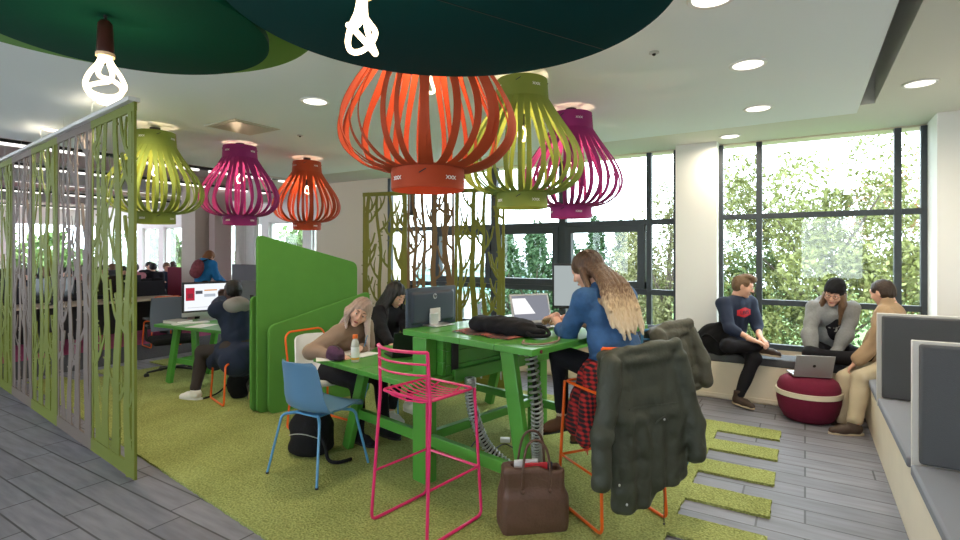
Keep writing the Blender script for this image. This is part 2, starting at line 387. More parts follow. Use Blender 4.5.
    def mb(s,Mx=None,off=(0,0,0),out=None):
        Fv=s.F.copy(); Fv[0]=Fv[-1]=1; Fv[:,0]=Fv[:,-1]=1; Fv[:,:,0]=Fv[:,:,-1]=1
        ins=Fv<0; n=Fv.shape
        cnt=np.zeros(tuple(x-1 for x in n),np.int8)
        for i in(0,1):
            for j in(0,1):
                for k in(0,1): cnt+=ins[i:n[0]-1+i,j:n[1]-1+j,k:n[2]-1+k]
        act=(cnt>0)&(cnt<8); idx=np.argwhere(act); 
        if len(idx)==0: return out or MB()
        num=-np.ones(act.shape,np.int64); num[act]=np.arange(len(idx))
        acc=np.zeros((len(idx),3)); w=np.zeros(len(idx)); 
        for ax in range(3):
            o=[a for a in range(3) if a!=ax]
            for p in(0,1):
                for q in(0,1):
                    A=idx.copy(); A[:,o[0]]+=p; A[:,o[1]]+=q; B=A.copy(); B[:,ax]+=1
                    fa=Fv[A[:,0],A[:,1],A[:,2]]; fb=Fv[B[:,0],B[:,1],B[:,2]]; c=(fa<0)!=(fb<0)
                    t=np.where(c,fa/np.where(np.abs(fa-fb)<1e-9,1,fa-fb),0); pt=A.astype(float); pt[:,ax]+=t
                    acc[c]+=pt[c]; w[c]+=1
        vs=s.lo+(acc/w[:,None])*s.h
        faces=[]
        for ax in range(3):
            o=[(ax+1)%3,(ax+2)%3]
            sl0=[slice(1,n[i]-1) for i in range(3)]; sl0[ax]=slice(0,n[ax]-1)
            sl1=list(sl0); sl1[ax]=slice(1,n[ax])
            a=ins[tuple(sl0)]; b=ins[tuple(sl1)]
            e=np.argwhere(a!=b); 
            if len(e)==0: continue
            sg=a[e[:,0],e[:,1],e[:,2]]
            base=e.copy(); 
            for i in o: base[:,i]+=1
            def cell(d0,d1):
                c=base.copy(); c[:,o[0]]-=d0; c[:,o[1]]-=d1; return num[c[:,0],c[:,1],c[:,2]]
            q=np.stack([cell(1,1),cell(0,1),cell(0,0),cell(1,0)],1); q[~sg]=q[~sg][:,::-1]
            faces.append(q)
        fs=np.concatenate(faces)
        if Mx is not None:
            Mm=np.array(Mx); vs=vs@Mm[:3,:3].T+Mm[:3,3]
        out=out or MB(); return out.add(vs.tolist(),fs.tolist())
def rot3(f,u):
    """matrix with columns right, forward, up"""
    f=V(f).normalized(); u=V(u); r=f.cross(u).normalized(); u=r.cross(f).normalized()
    m=Matrix(((r.x,f.x,u.x),(r.y,f.y,u.y),(r.z,f.z,u.z))); return m
def ik(a,b,l1,l2,pole):
    a=V(a);b=V(b); d=b-a; L=d.length
    if L>(l1+l2)*.995: 
        b=a+d.normalized()*(l1+l2)*.995; d=b-a; L=d.length
    x=(l1*l1-l2*l2+L*L)/(2*L); h=math.sqrt(max(l1*l1-x*x,0)); t=d/L; p=V(pole); p=(p-t*p.dot(t)).normalized()
    return a+t*x+p*h, b
def hand_field(mbout,w,d,n,side,curl=.5,spread=.12,s=1.0,thumb=1):
    """w wrist, d finger direction, n direction the palm faces, side = +1 if thumb lies along  d x n"""
    d=V(d).normalized(); n=V(n); n=(n-d*n.dot(d)).normalized(); x=d.cross(n).normalized()*side
    fl=Field([w[i]-.14*s for i in range(3)],[w[i]+.14*s+ (d*.1)[i] for i in range(3)],.0045*s) if False else None
    c=V(w)+d*.08*s; fl=Field([c[i]-.135*s for i in range(3)],[c[i]+.135*s for i in range(3)],.0045)
    w=V(w); fl.cone(w-d*.045*s,w+d*.01*s,.026*s,.025*s)
    for i in range(4):
        o=x*(.027-.018*i)*s
        fl.cone(w+d*.01*s+o*.6,w+d*.088*s+o,.015*s,.0115*s,.012)
    L=[.073,.081,.075,.058]
    for i in range(4):
        p=w+d*.088*s+x*(.027-.018*i)*s; dd=(d+x*(.027-.018*i)*spread*12).normalized(); a=0
        for j,fr in enumerate((.45,.32,.23)):
            a+=curl*(.55+.25*j+.08*i); dr=(dd*math.cos(a)+n*math.sin(a)); q=p+dr*L[i]*fr*s
            fl.cone(p,q,(.0095-.0008*j)*s,(.0088-.0008*j)*s,.003); p=q
    p=w+d*.02*s+x*.02*s; q=w+d*.055*s+x*.048*s+n*.02*s*thumb; fl.cone(p,q,.016*s,.011*s,.012)
    q2=q+(d*.8+x*.15+n*.5*curl).normalized()*.032*s; fl.cone(q,q2,.0105*s,.0095*s,.003); q3=q2+(d*.85-x*.2+n*.6*curl).normalized()*.024*s; fl.cone(q2,q3,.0095*s,.0085*s,.003)
    fl.mb(out=mbout)
def head_mesh(out,c,Rm,s=1.0,h=.006,male=False):
    f=Field((-.1,-.125,-.17),(.1,.135,.13),h)
    f.ell((0,-.010,.030),(.076,.097,.086)); f.ell((0,.030,-.050),(.055 if male else .050,.056,.058),k=.04); f.ell((0,.066,-.095),(.022,.018,.016),k=.03)
    f.ell((0,.072,.03),(.052,.022,.022),k=.03)
    for q in(-1,1):
        f.ell((q*.040,.058,-.022),(.026,.026,.026),k=.03); f.ell((q*.031,.102,.010),(.019,.017,.011),k=.014,sub=True)
        f.ell((q*.077,-.006,-.004),(.010,.019,.031),k=.008); f.ell((q*.011,.100,-.027),(.009,.010,.008),k=.008)
    for q in(-1,1): f.ell((q*.031,.0825,.0165),(.0165,.0125,.0085),k=.004); f.ell((q*.031,.083,-.003),(.014,.010,.005),k=.004)
    f.cone((0,.090,.016),(0,.113,-.024),.0085,.0115,k=.012)
    f.ell((0,.088,-.056),(.023,.012,.006),k=.008); f.ell((0,.085,-.066),(.019,.012,.006),k=.008); f.box((0,.101,-.061),(.024,.004,.0012),rd=.001,k=.003,sub=True)
    f.cone((0,-.022,-.05),(0,-.032,-.115),.052 if male else .046,.047 if male else .042,k=.03)
    Mx=Matrix.Translation(V(c))@Rm.to_4x4()@Matrix.Scale(s,4); f.mb(Mx,out=out); return Mx
def face_parts(body,Mx,lipm=True,glasses=False,brow=None,h=.0):
    for q in(-1,1):
        e=MB(); e.sphere(Mx@V((q*.031,.077,.009)),.0135,12); eo=obj('eye',e,M['eye'],body,smooth='full')
        i=MB(); i.sphere(Mx@V((q*.030,.0875,.006)),.0062,10); obj('iris',i,M['iris'],eo,smooth='full')
        b=MB(); b.tube([Mx@V((q*x,y,z)) for x,y,z in((.014,.096,.032),(.03,.094,.038),(.046,.082,.034))],.0032,6); obj('eyebrow',b,brow or M['hairdark'],body,smooth=True)
    l=MB(); l.sphere((0,0,0),1,12,(.020,.010,.0085)); l.v=[tuple(Mx@(V(p)+V((0,.0935,-.0605)))) for p in l.v]; obj('lips',l,M['lips'],body,smooth='full')
    if glasses:
        g=MB()
        for q in(-1,1): g.tube([Mx@V((q*.033+.022*math.cos(a),.103,.006+.017*math.sin(a))) for a in [2*PI*k/14 for k in range(14)]],.0018,5,closed=True); g.tube([Mx@V((q*.055,.1,.008)),Mx@V((q*.08,0,.006))],.0017,5)
        g.tube([Mx@V((-.011,.103,.01)),Mx@V((.011,.103,.01))],.0018,5); obj('glasses',g,M['black'],body,smooth=True)
def shoe(parent,a,toe,m,pitch=0,roll=0,sole=None,s=1.0,high=False,sole_m=None,laces=None):
    """a = ankle joint; toe = direction in plan; pitch lifts/drops the toe"""
    f=V((toe[0],toe[1],0)).normalized(); f=(f*math.cos(pitch)+V((0,0,math.sin(pitch)))).normalized(); u=V((0,0,1))*math.cos(pitch)-V((toe[0],toe[1],0)).normalized()*math.sin(pitch)
    Rm=rot3(f,u)@Matrix.Rotation(roll,3,'Y'); Mx=Matrix.Translation(V(a))@Rm.to_4x4()@Matrix.Scale(s,4)
    fl=Field((-.07,-.10,-.10),(.07,.22,.10),.006)
    fl.cone((0,-.025,-.045),(0,.08,-.055),.040,.040,.03).cone((0,.08,-.055),(.005,.155,-.062),.040,.030,.03).cone((0,-.02,-.03),(0,-.005,.045 if high else .0),.042,.046 if high else .045,.03).cut((0,0,-.078),(0,0,-1)).cut((0,0,.06 if high else .012),(0,-.15,1))
    so=obj('shoe',fl.mb(Mx),m,parent,smooth='full')
    sm=MB(); pts=[]
    for k in range(24):
        t=2*PI*k/24; y=.052+.138*math.sin(t); wd=.043*(1-.12*math.sin(t)) if math.sin(t)>0 else .038
        pts.append((wd*math.cos(t)+(.004 if math.sin(t)>0 else 0),y))
    sm.prism(pts,-.092,-.073,Mx); obj('sole',sm,sole_m or M['black'],so,bevel=.003)
    if laces:
        lm=MB()
        for k in range(4):
            y=.03+.022*k; z=-.012-.011*k; lm.tube([Mx@V((-.018,y,z-.004)),Mx@V((0,y+.004,z+.004)),Mx@V((.018,y,z-.004))],.0025,5)
        obj('laces',lm,laces,so,smooth=True)
    return so
class Fig:
    """seated / standing human figure. local frame: +Y forward, +X its right hand side, z up"""
    def __init__(s,label,loc,rz,pel,lean=(0,.15,1),twist=0,look=(0,1,0),hup=(0,0,1),headoff=(0,0,0),sc=1.0,
                 wr=None,elp=None,an=None,knp=None,skin='skin',male=False,name='person',cat='person',group=None,h=.011,seed=1):
        s.root=thing(name,label,cat,loc,rz,group); s.sc=sc; s.skin=M[skin]; s.male=male; s.h=h; s.seed=seed
        s.pel=V(pel); ld=V(lean).normalized(); s.ld=ld
        ac=V((math.cos(twist),math.sin(twist),0)); ac=(ac-ld*ac.dot(ld)).normalized(); s.ac=ac; s.fw=ld.cross(ac).normalized()
        s.torR=rot3(s.fw,ld)
        shw=.185 if male else .165
        s.waist=s.pel+ld*.17*sc; s.chest=s.pel+ld*.36*sc; s.neck=s.pel+ld*.52*sc
        s.look=V(look).normalized(); s.headR=rot3(s.look,hup)
        s.head=s.neck+ld*.06*sc+ V(headoff)+s.headR@V((0,.03,.075))*sc
        s.sh={q: s.pel+ld*.455*sc+ac*q*shw*sc for q in(-1,1)}; s.hip={q: s.pel+V((q*.09*sc,0,0)) for q in(-1,1)}
        s.el={};s.wr={};s.kn={};s.an={}
        for q in(-1,1):
            i=0 if q<0 else 1
            s.el[q],s.wr[q]=ik(s.sh[q],wr[i],.275*sc,.245*sc,(elp or [(-.3,-.2,-1),(.3,-.2,-1)])[i])
            s.kn[q],s.an[q]=ik(s.hip[q],an[i],.42*sc,.41*sc,(knp or [(-.1,1,.4),(.1,1,.4)])[i])
    def bounds(s,pad=.2):
        pts=[s.pel,s.head,s.neck]+[d[q] for d in(s.sh,s.el,s.wr,s.hip,s.kn,s.an) for q in(-1,1)]
        return [min(p[i] for p in pts)-pad for i in range(3)],[max(p[i] for p in pts)+pad for i in range(3)]
    def build_body(s,hands=None,hh=.006,feet=True):
        lo,hi=s.bounds(.16); f=Field(lo,hi,max(s.h,.01)); c=s.sc; g=c*.80
        f.ell(s.chest,(.145*g,.10*g,.17*g),s.torR,k=.05); f.ell(s.waist,(.12*g,.09*g,.14*g),s.torR,k=.06); f.ell(s.pel,(.15*g,.11*g,.10*g),s.torR,k=.05)
        f.cone(s.chest+s.ld*.12*c,s.neck,.052*c,.046*c,.03); f.cone(s.neck,s.head-s.headR@V((0,.02,.04)),.048*c,.05*c,.03)
        for q in(-1,1):
            f.cone(s.chest+s.ld*.09*c,s.sh[q],.06*c,.05*c,.04)
            f.cone(s.sh[q],s.el[q],.040*c,.033*c,.03); f.cone(s.el[q],s.wr[q],.034*c,.025*c,.02)
            f.cone(s.hip[q],s.kn[q],.070*c,.048*c,.04); f.cone(s.kn[q],s.an[q],.048*c,.033*c,.03)
        out=f.mb(); s.HM=head_mesh(out,s.head,s.headR,c,hh,s.male)
        for q in(-1,1):
            d,n,cu=(hands or {}).get(q,((s.wr[q]-s.el[q]),(0,0,-1),.5))
            hand_field(out,s.wr[q],d,n,(1 if V(d).cross(V(n)).dot(s.ac)*-q>0 else -1),cu,s=c*.95)
        s.body=obj('body',out,s.skin,s.root,smooth='full'); return s.body
    def top(s,m,name='sweater',sleeve=1.0,extra=.014,bottom=-.06,fold=.006,seed=1,hood=False,loose=1.0,collar=0,ext=None,h=None,flare=0):
        lo,hi=s.bounds(.2); f=Field(lo,hi,h or s.h); c=s.sc; e=extra
        f.ell(s.chest,(.148*c*loose+e,.105*c+e,.17*c+e),s.torR,k=.05); f.ell(s.waist,(.130*c*loose+e,.10*c+e,.15*c),s.torR,k=.06)
        f.ell(s.pel+s.ld*(bottom+.05),(.155*c*loose+e+flare,.125*c+e+flare,.11*c),s.torR,k=.05)
        f.cone(s.chest+s.ld*.10*c,s.neck-s.ld*.03*c,.075*c+e,.056*c+e,.04)
        if collar: f.cone(s.neck-s.ld*.06,s.neck+s.ld*.03+s.fw*.01,.060*c+e,.050*c+e,.02)
        for q in(-1,1):
            f.cone(s.chest+s.ld*.09*c,s.sh[q],.066*c+e,.052*c+e,.03)
            f.cone(s.sh[q],s.el[q],.050*c+e,.041*c+e,.03)
            w=s.el[q]+(s.wr[q]-s.el[q])*sleeve
            if sleeve>0: f.cone(s.el[q],w-(w-s.el[q]).normalized()*.02,.042*c+e,.031*c+e*.8,.02)
        if hood:
            p=s.neck-s.fw*.075-s.ld*.015; f.ell(p,(.12,.062,.075),s.torR,k=.03); f.ell(p+s.ld*.05+s.fw*.02,(.075,.03,.05),s.torR,k=.02,sub=True)
        if ext: ext(f,s)
        f.wrinkle(fold,26,seed)
        f.ell(s.head,(.084*c,.10*c,.108*c),s.headR,k=.005,sub=True)
        return obj(name,f.mb(),m,s.root,smooth='full')
    def trousers(s,m,name='trousers',extra=.012,end=.93,fold=.005,seed=2,h=None,skirt=0):
        lo,hi=s.bounds(.16); hi=[hi[0],hi[1],min(hi[2],s.pel.z+.25)]; f=Field(lo,hi,h or s.h); c=s.sc; e=extra
        f.ell(s.pel,(.155*c+e,.115*c+e,.105*c+e),s.torR,k=.05); f.ell(s.pel+s.ld*.08,(.13*c+e,.10*c+e,.08*c),s.torR,k=.04)
        for q in(-1,1):
            f.cone(s.hip[q],s.kn[q],.082*c+e,.057*c+e,.04); w=s.kn[q]+(s.an[q]-s.kn[q])*end; f.cone(s.kn[q],w,.056*c+e,.038*c+e,.03)
        f.wrinkle(fold,24,seed); return obj(name,f.mb(),m,s.root,smooth='full')
    def hairfield(s,build,m,h=.006,lo=(-.22,-.28,-.55),hi=(.22,.2,.18),ridge=.0025,rf=420,name='hair',sub=True,world=False):
        f=Field(lo,hi,h); build(f)
        X=f.ax[0][:,None,None];Y=f.ax[1][None,:,None];Z=f.ax[2][None,None,:]
        if ridge: f.F=(f.F+ridge*np.sin(rf*X+9*np.sin(14*Z)+200*Y)*(1+0*Z)+ridge*np.sin(140*X-90*Y+5*Z)).astype(np.float32)
        return obj(name,f.mb(s.HM),m,s.root,smooth='full')
def cap_hair(f,t=.010,low=-.03):
    f.ell((0,-.014,.036),(.078+t,.098+t,.084+t)); f.ell((0,-.04,-.005),(.076+t*.7,.065+t*.7,.075)); 
    f.ell((0,.105,-.045),(.066,.075,.10),k=.01,sub=True); f.ell((0,.14,-.01),(.09,.075,.07),k=.02,sub=True)
    for q in(-1,1): f.ell((q*.09,.02,-.055),(.03,.05,.055),k=.01,sub=True)

# ================================================================== SETTING
b=MB().box((-7.4,-3.2,-.12),(2.2,7.2,0)); b.box((-23.2,-3.2,-.12),(-7.4,9.7,0)); struct('floor',b,M['floor'])
b=MB().box((-9.7,-3.2,0),(-8.35,9.4,.006)); tag(struct('trim_1',b,M['charcoal']),'dark grey carpet strip')
b=MB().box((-23,-3.2,0),(-9.7,9.4,.006)); tag(struct('trim_2',b,M['magenta_carpet']),'magenta carpet')
# ceilings
b=MB().box((-23.2,-3.2,3.3),(-7.15,9.6,3.4)); struct('ceiling',b,mat('office_ceiling',(.62,.57,.50),.8))
b=MB().box((-7.15,-3.2,3.3),(2.2,7.0,3.4)); struct('ceiling.001',b,M['void'])
b=MB().box((-7.15,-3.2,2.80),(.38,5.54,2.86)); struct('ceiling.002',b,M['ceil'])
b=MB().box((.51,-3.2,2.88),(2.2,7.0,3.2)); b.box((-7.86,5.60,2.88),(.51,7.0,3.2)); struct('ceiling.003',b,M['ceil2'])
# walls
b=MB()
VW=6.75
b.box((-7.9,VW,0),(-6.07,VW+.25,3.3)); b.box((-6.07,VW,0),(1.03,VW+.25,.50)); b.box((-6.07,VW+.02,2.86),(1.03,VW+.25,3.3));
struct('wall_front',b,M['cream'])
b=MB().box((-1.32,6.55,.0),(-.865,VW+.25,2.88)); b.box((1.03,6.28,0),(2.2,VW+.25,3.3)); struct('wall_front.001',b,M['wall'])
b=MB().box((1.45,-3.2,0),(1.6,6.3,3.3)); struct('wall_right',b,M['wall'])
b=MB(); b.box((-23.2,-3.4,0),(1.6,-3.2,.9)); b.box((-23.2,-3.4,2.5),(1.6,-3.2,3.4))
for k in range(9): x=-23.2+k*3.06; b.box((x,-3.4,.9),(x+(1.7 if k>4 else .5),-3.2,2.5))  # unseen window openings, added and sized to let in fill daylight
struct('wall_back',b,M['wall'])
b=MB(); b.box((-23.4,-3.4,0),(-23.2,9.6,.8)); b.box((-23.4,-3.4,2.6),(-23.2,9.6,3.4))
for y in(-3.4,-.2,3.0,6.2,9.2): b.box((-23.4,y,.8),(-23.2,y+.5,2.6))
struct('wall_left',b,M['wall'])
b=MB(); b.box((-23.2,9.4,0),(-7.8,9.6,.85)); b.box((-23.2,9.4,2.45),(-7.8,9.6,3.4))
xs=[-23.2,-20.35,-18.9,-17.1,-15.2,-13.2,-11.4,-9.6,-8.1]
for x in xs: b.box((x-.12,9.38,.85),(x+.22,9.6,2.45))
b.box((-8.0,6.9,0),(-7.8,9.6,3.4)); struct('wall_front.002',b,M['wall'])
# facade windows --------------------------------------------------------------
def bars(mb,lst):
    for (u0,u1,z0,z1) in lst:
        e=0 if z1-z0>1 else .004
        mb.box((u0,VW-.03+e,z0),(u1,VW+.05-e,z1))
w=thing('window_1',None,None); w['kind']='structure'
f=MB(); L1=[]
mull=[-6.04,-5.10,-3.96,-2.86,-1.68,-1.35]
for i,u in enumerate(mull): L1.append((u-(.05 if i in(2,3) else .03),u+(.05 if i in(2,3) else .03),.5,2.86))
for z in(.53,1.09,1.98): L1.append((-6.07,-1.32,z-.035,z+.035))
bars(f,L1); obj('window_frame',f,M['frame'],w,bevel=.004)
for i in(1,2,3):
    a,c=mull[i],mull[i+1]; f=MB()
    for q in((a+.05,c-.05,1.13,1.22),(a+.05,c-.05,1.86,1.95),(a+.05,a+.14,1.13,1.95),(c-.14,c-.05,1.13,1.95)): f.box((q[0],VW-.05+(.003 if q[3]-q[2]<.2 else 0),q[2]),(q[1],VW+.055,q[3]))
    s=obj('casement',f,M['frame'],w,bevel=.004)
for i in range(5):
    for z0,z1 in((.56,1.06),(1.12,1.95),(2.01,2.80)):
        obj('pane',MB().box((mull[i]+.02,VW+.008,z0),(mull[i+1]-.02,VW+.014,z1)),M['glass'],w)
w=thing('window_2',None,None); w['kind']='structure'
f=MB(); m2=[-.85,-.445,.80,1.01]; L1=[(u-.03,u+.03,.5,2.86) for u in m2]+[(-.865,1.03,z-.03,z+.03) for z in(.53,1.03,2.01)]
bars(f,L1); obj('window_frame',f,M['frame'],w,bevel=.004)
for i in range(3):
    for z0,z1 in((.55,1.01),(1.05,1.99),(2.03,2.82)): obj('pane',MB().box((m2[i]+.02,VW+.008,z0),(m2[i+1]-.02,VW+.014,z1)),M['glass'],w)
w=thing('window_3',None,None); w['kind']='structure'
f=MB()
for i in range(len(xs)-1):
    x0=xs[i]+.22; x1=xs[i+1]-.12
    for q in((x0,x0+.05,.85,2.45),(x1-.05,x1,.85,2.45),(x0,x1,.85,.9),(x0,x1,2.4,2.45)): f.box((q[0],9.45,q[2]),(q[1],9.52,q[3]))
obj('window_frame',f,M['white'],w)
for i in range(len(xs)-1): obj('pane',MB().box((xs[i]+.2,9.48,.88),(xs[i+1]-.1,9.485,2.42)),M['glass'],w)
# built in ledge under the facade window and along the right wall ----------------
b=MB().box((-6.0,6.20,.0),(.60,VW,.405)); struct('trim_3',b,M['ply'],bevel=.004)
b=MB().box((-6.0,6.18,.405),(-1.30,VW,.445)); struct('trim_4',b,M['piping'],bevel=.004)
b=MB().box((-6.0,6.185,.02),(.5,6.2,.06)); struct('baseboard_front',b,M['ply'])
b=MB().box((-7.9,6.72,0),(-6.0,6.75,.09)); struct('baseboard_left',b,M['wall'])

# office beyond ---------------------------------------------------------------
def cc(x,y): return W(x,y)
p=W(-6.45,12.0); b=MB().box((p.x-.28,p.y-.28,0),(p.x+.28,p.y+.28,3.3)); struct('wall_left.001',b,mat('concrete_column',(.50,.42,.36),.8,var=.1,vscale=2))
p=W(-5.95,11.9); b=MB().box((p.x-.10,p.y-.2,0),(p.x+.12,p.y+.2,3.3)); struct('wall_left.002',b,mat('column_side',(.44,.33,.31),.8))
p=W(-5.55,12.4); b=MB().box((p.x-.40,p.y-.06,0),(p.x+.36,p.y+.06,3.3)); struct('wall_left.003',b,M['whitebrick'])
# ceiling beams/trays and linear lights
for u in (-12.6,-17.5): struct('trim_5',MB().box((u-.18,-2,2.95),(u+.18,9.3,3.3)),M['void'])
lt=[]
for u in(-9.0,-11.2,-13.5,-15.8,-18.2,-20.6):
    if not lt:
        t=thing('linear_light','long thin ceiling light strip over the office desks, nearest row','ceiling light',(u,3.6,3.02),0,'linear lights over the office')
        obj('housing',MB().box((-.05,-4.2,.03),(.05,4.6,.075)),M['black'],t)
        for k in range(6): obj('diffuser',MB().box((-.035,-4.1+1.45*k,0),(.035,-2.85+1.45*k,.03)),M['strip'],t)
        for y in(-4,-1.2,1.6,4.4): obj('suspension_wire',MB().tube([(0,y,.07),(0,y,.28)],.003,5),M['black'],t)
        lt.append(t)
    else: lt.append(dup(lt[0],(u,3.6,3.02),0,'long thin ceiling light strip over the office desks, %s row from the green canopy side'%['second','third','fourth','fifth','farthest'][len(lt)-1]))

# ================================================================== CEILING LIGHTS, VENT
def dl(px,py,z,lab,first=[None]):
    p=G(px,py,z)
    if first[0] is None:
        t=thing('downlight',lab,'downlight',p,0,'round recessed downlights')
        obj('trim_ring',MB().lathe([(.088,-.001),(.112,-.001),(.112,-.008),(.105,-.012),(.09,-.008),(.088,-.001)],40,close=False),M['white'],t,smooth=True)
        obj('diffuser',MB().lathe([(.09,-.001),(.088,-.007),(.02,-.010)],40),M['lampdisc'],t,smooth=True); first[0]=t
    else: t=dup(first[0],p,0,lab)
    l=bpy.data.lights.new('downlight_lamp','AREA'); l.shape='DISK'; l.size=.17; l.energy=DLW; l.color=(1,.86,.66); l.spread=R(165)
    o=bpy.data.objects.new('lamp',l); COL.objects.link(o); o.parent=t; o.location=(0,0,-.018)
DLW=7
for px,py,z,lab in((748,64,2.8,'round white downlight, large, right of the dark canopy'),(758,108,2.8,'round downlight between the large one and the window'),
    (920,83,2.88,'round downlight in the side ceiling beyond the dark slot'),(315,101,2.8,'round downlight above the magenta and orange lampshades'),
    (730,136,2.88,'small round downlight at the top of the window pillar'),(712,-3,2.8,'round downlight cut by the top edge of the photo'),
    (110,103,2.8,'round downlight just above the corner of the tree screen'),(55,130,2.8,'round downlight above the middle of the near tree screen')): dl(px,py,z,lab)
# unseen fixtures of the same row behind the camera
for u,v in((-1.2,-1.0),(-3.2,-1.2),(-5.2,-.6)):
    l=bpy.data.lights.new('downlight_lamp','AREA'); l.shape='DISK'; l.size=.17; l.energy=DLW; l.color=(1,.86,.66); o=bpy.data.objects.new('ceiling_lamp',l); COL.objects.link(o); o.location=(u,v,2.79)
p=G(243,127,2.8); t=thing('ceiling_vent','square reflective ceiling vent panel above the magenta lampshade','vent',p,R(0))
obj('frame',MB().box((-.24,-.24,-.008),(.24,.24,-.001)),mat('vent_frame',(.55,.53,.45),.5),t,bevel=.003); obj('plate',MB().box((-.20,-.20,-.014),(.20,.20,-.008)),mat('vent_plate',(.42,.40,.30),.35),t,bevel=.004)
for px,py,lab in((654,52,'small round ceiling sensor right of the dark canopy'),(300,135,'tiny ceiling sensor above the small orange lampshade')):
    p=G(px,py,2.8); t=thing('ceiling_sensor',lab,'sensor',p); obj('rim',MB().lathe([(.001,-.001),(.03,-.001),(.03,-.008),(.02,-.012),(.001,-.012)],20),M['silver'],t,smooth=True); obj('lens',MB().sphere((0,0,-.012),.012,12),M['black'],t,smooth='full')

# canopies --------------------------------------------------------------------
def canopy(x,y,z,r,m,lab,seam=0,wires=True):
    t=thing('ceiling_canopy',lab,'ceiling disc',W(x,y,z))
    n=96; mb=MB(); mb.lathe([(.001,0),(r-.012,0),(r,.004),(r,.026),(r-.012,.03),(.001,.03)],n); obj('disc',mb,m,t,smooth=True)
    if seam:
        obj('seam',MB().box((-.0015,-r*.98,-.001),(.0015,r*.98,0),Matrix.Rotation(seam,4,'Z')),M['black'],t)
    for k in range(3): a=2*PI*k/3+.4; wm=MB(); wm.tube([(r*.6*math.cos(a),r*.6*math.sin(a),.03),(r*.6*math.cos(a),r*.6*math.sin(a),2.80-z)],.0025,5); obj('suspension_wire',wm,M['silver'],t)
canopy(-1.06,1.55,2.26,.40,M['grncan'],'dark green round ceiling disc at top left with a glowing bulb under it')
canopy(-.08,1.38,2.26,.59,M['teal'],'large dark teal round ceiling disc hiding the top of the big orange lampshade',seam=R(-25))
canopy(-1.17,1.58,2.36,.65,M['limecan'],'lime green round ceiling disc above and behind the dark green one')
# looped bulbs
def loopbulb(p,lab,rz,s=1.0):
    t=thing('pendant_bulb',lab,'light bulb',p,rz)
    obj('cord',MB().tube([(0,0,0),(0,0,-.03)],.004,8),M['black'],t)
    obj('holder',MB().lathe([(.003,-.012),(.012,-.016),(.018,-.025),(.021,-.10),(.022,-.108),(.003,-.108)],24),mat('bulb_holder',(.05,.012,.008),.35),t,smooth=True)
    obj('cap_ring',MB().lathe([(.003,-.106),(.023,-.107),(.023,-.116),(.003,-.118)],24),mat('bulb_cap',(.7,.5,.3),.4),t,smooth=True)
    a=catmull([(.010,0,-.112),(.016,.004,-.135),(.036,.012,-.170),(.047,.006,-.200),(.036,-.010,-.226),(.006,-.022,-.232),(-.026,-.020,-.220),(-.040,-.004,-.200),(-.026,.016,-.185),(.0,.020,-.178),(.012,.012,-.160),(.006,.004,-.13),(.004,0,-.112)],6)
    c=[V((-q.x,-q.y,q.z)) for q in a]
    mb=MB(); mb.tube([q*1 for q in a],.0062,8); mb.tube([q for q in c],.0062,8); o=obj('glass_tube',mb,M['bulb'],t,smooth='full')
    l=bpy.data.lights.new('bulb_lamp','POINT'); l.energy=3; l.color=(1,.72,.42); l.shadow_soft_size=.045; o=bpy.data.objects.new('lamp',l); COL.objects.link(o); o.parent=t; o.location=(0,0,-.19)
loopbulb(W(-1.045,1.45,2.26),'glowing looped bulb in a dark holder hanging from the dark green disc',R(40))
loopbulb(W(-.251,1.107,2.26),'glowing looped bulb hanging from the large teal disc',R(100))

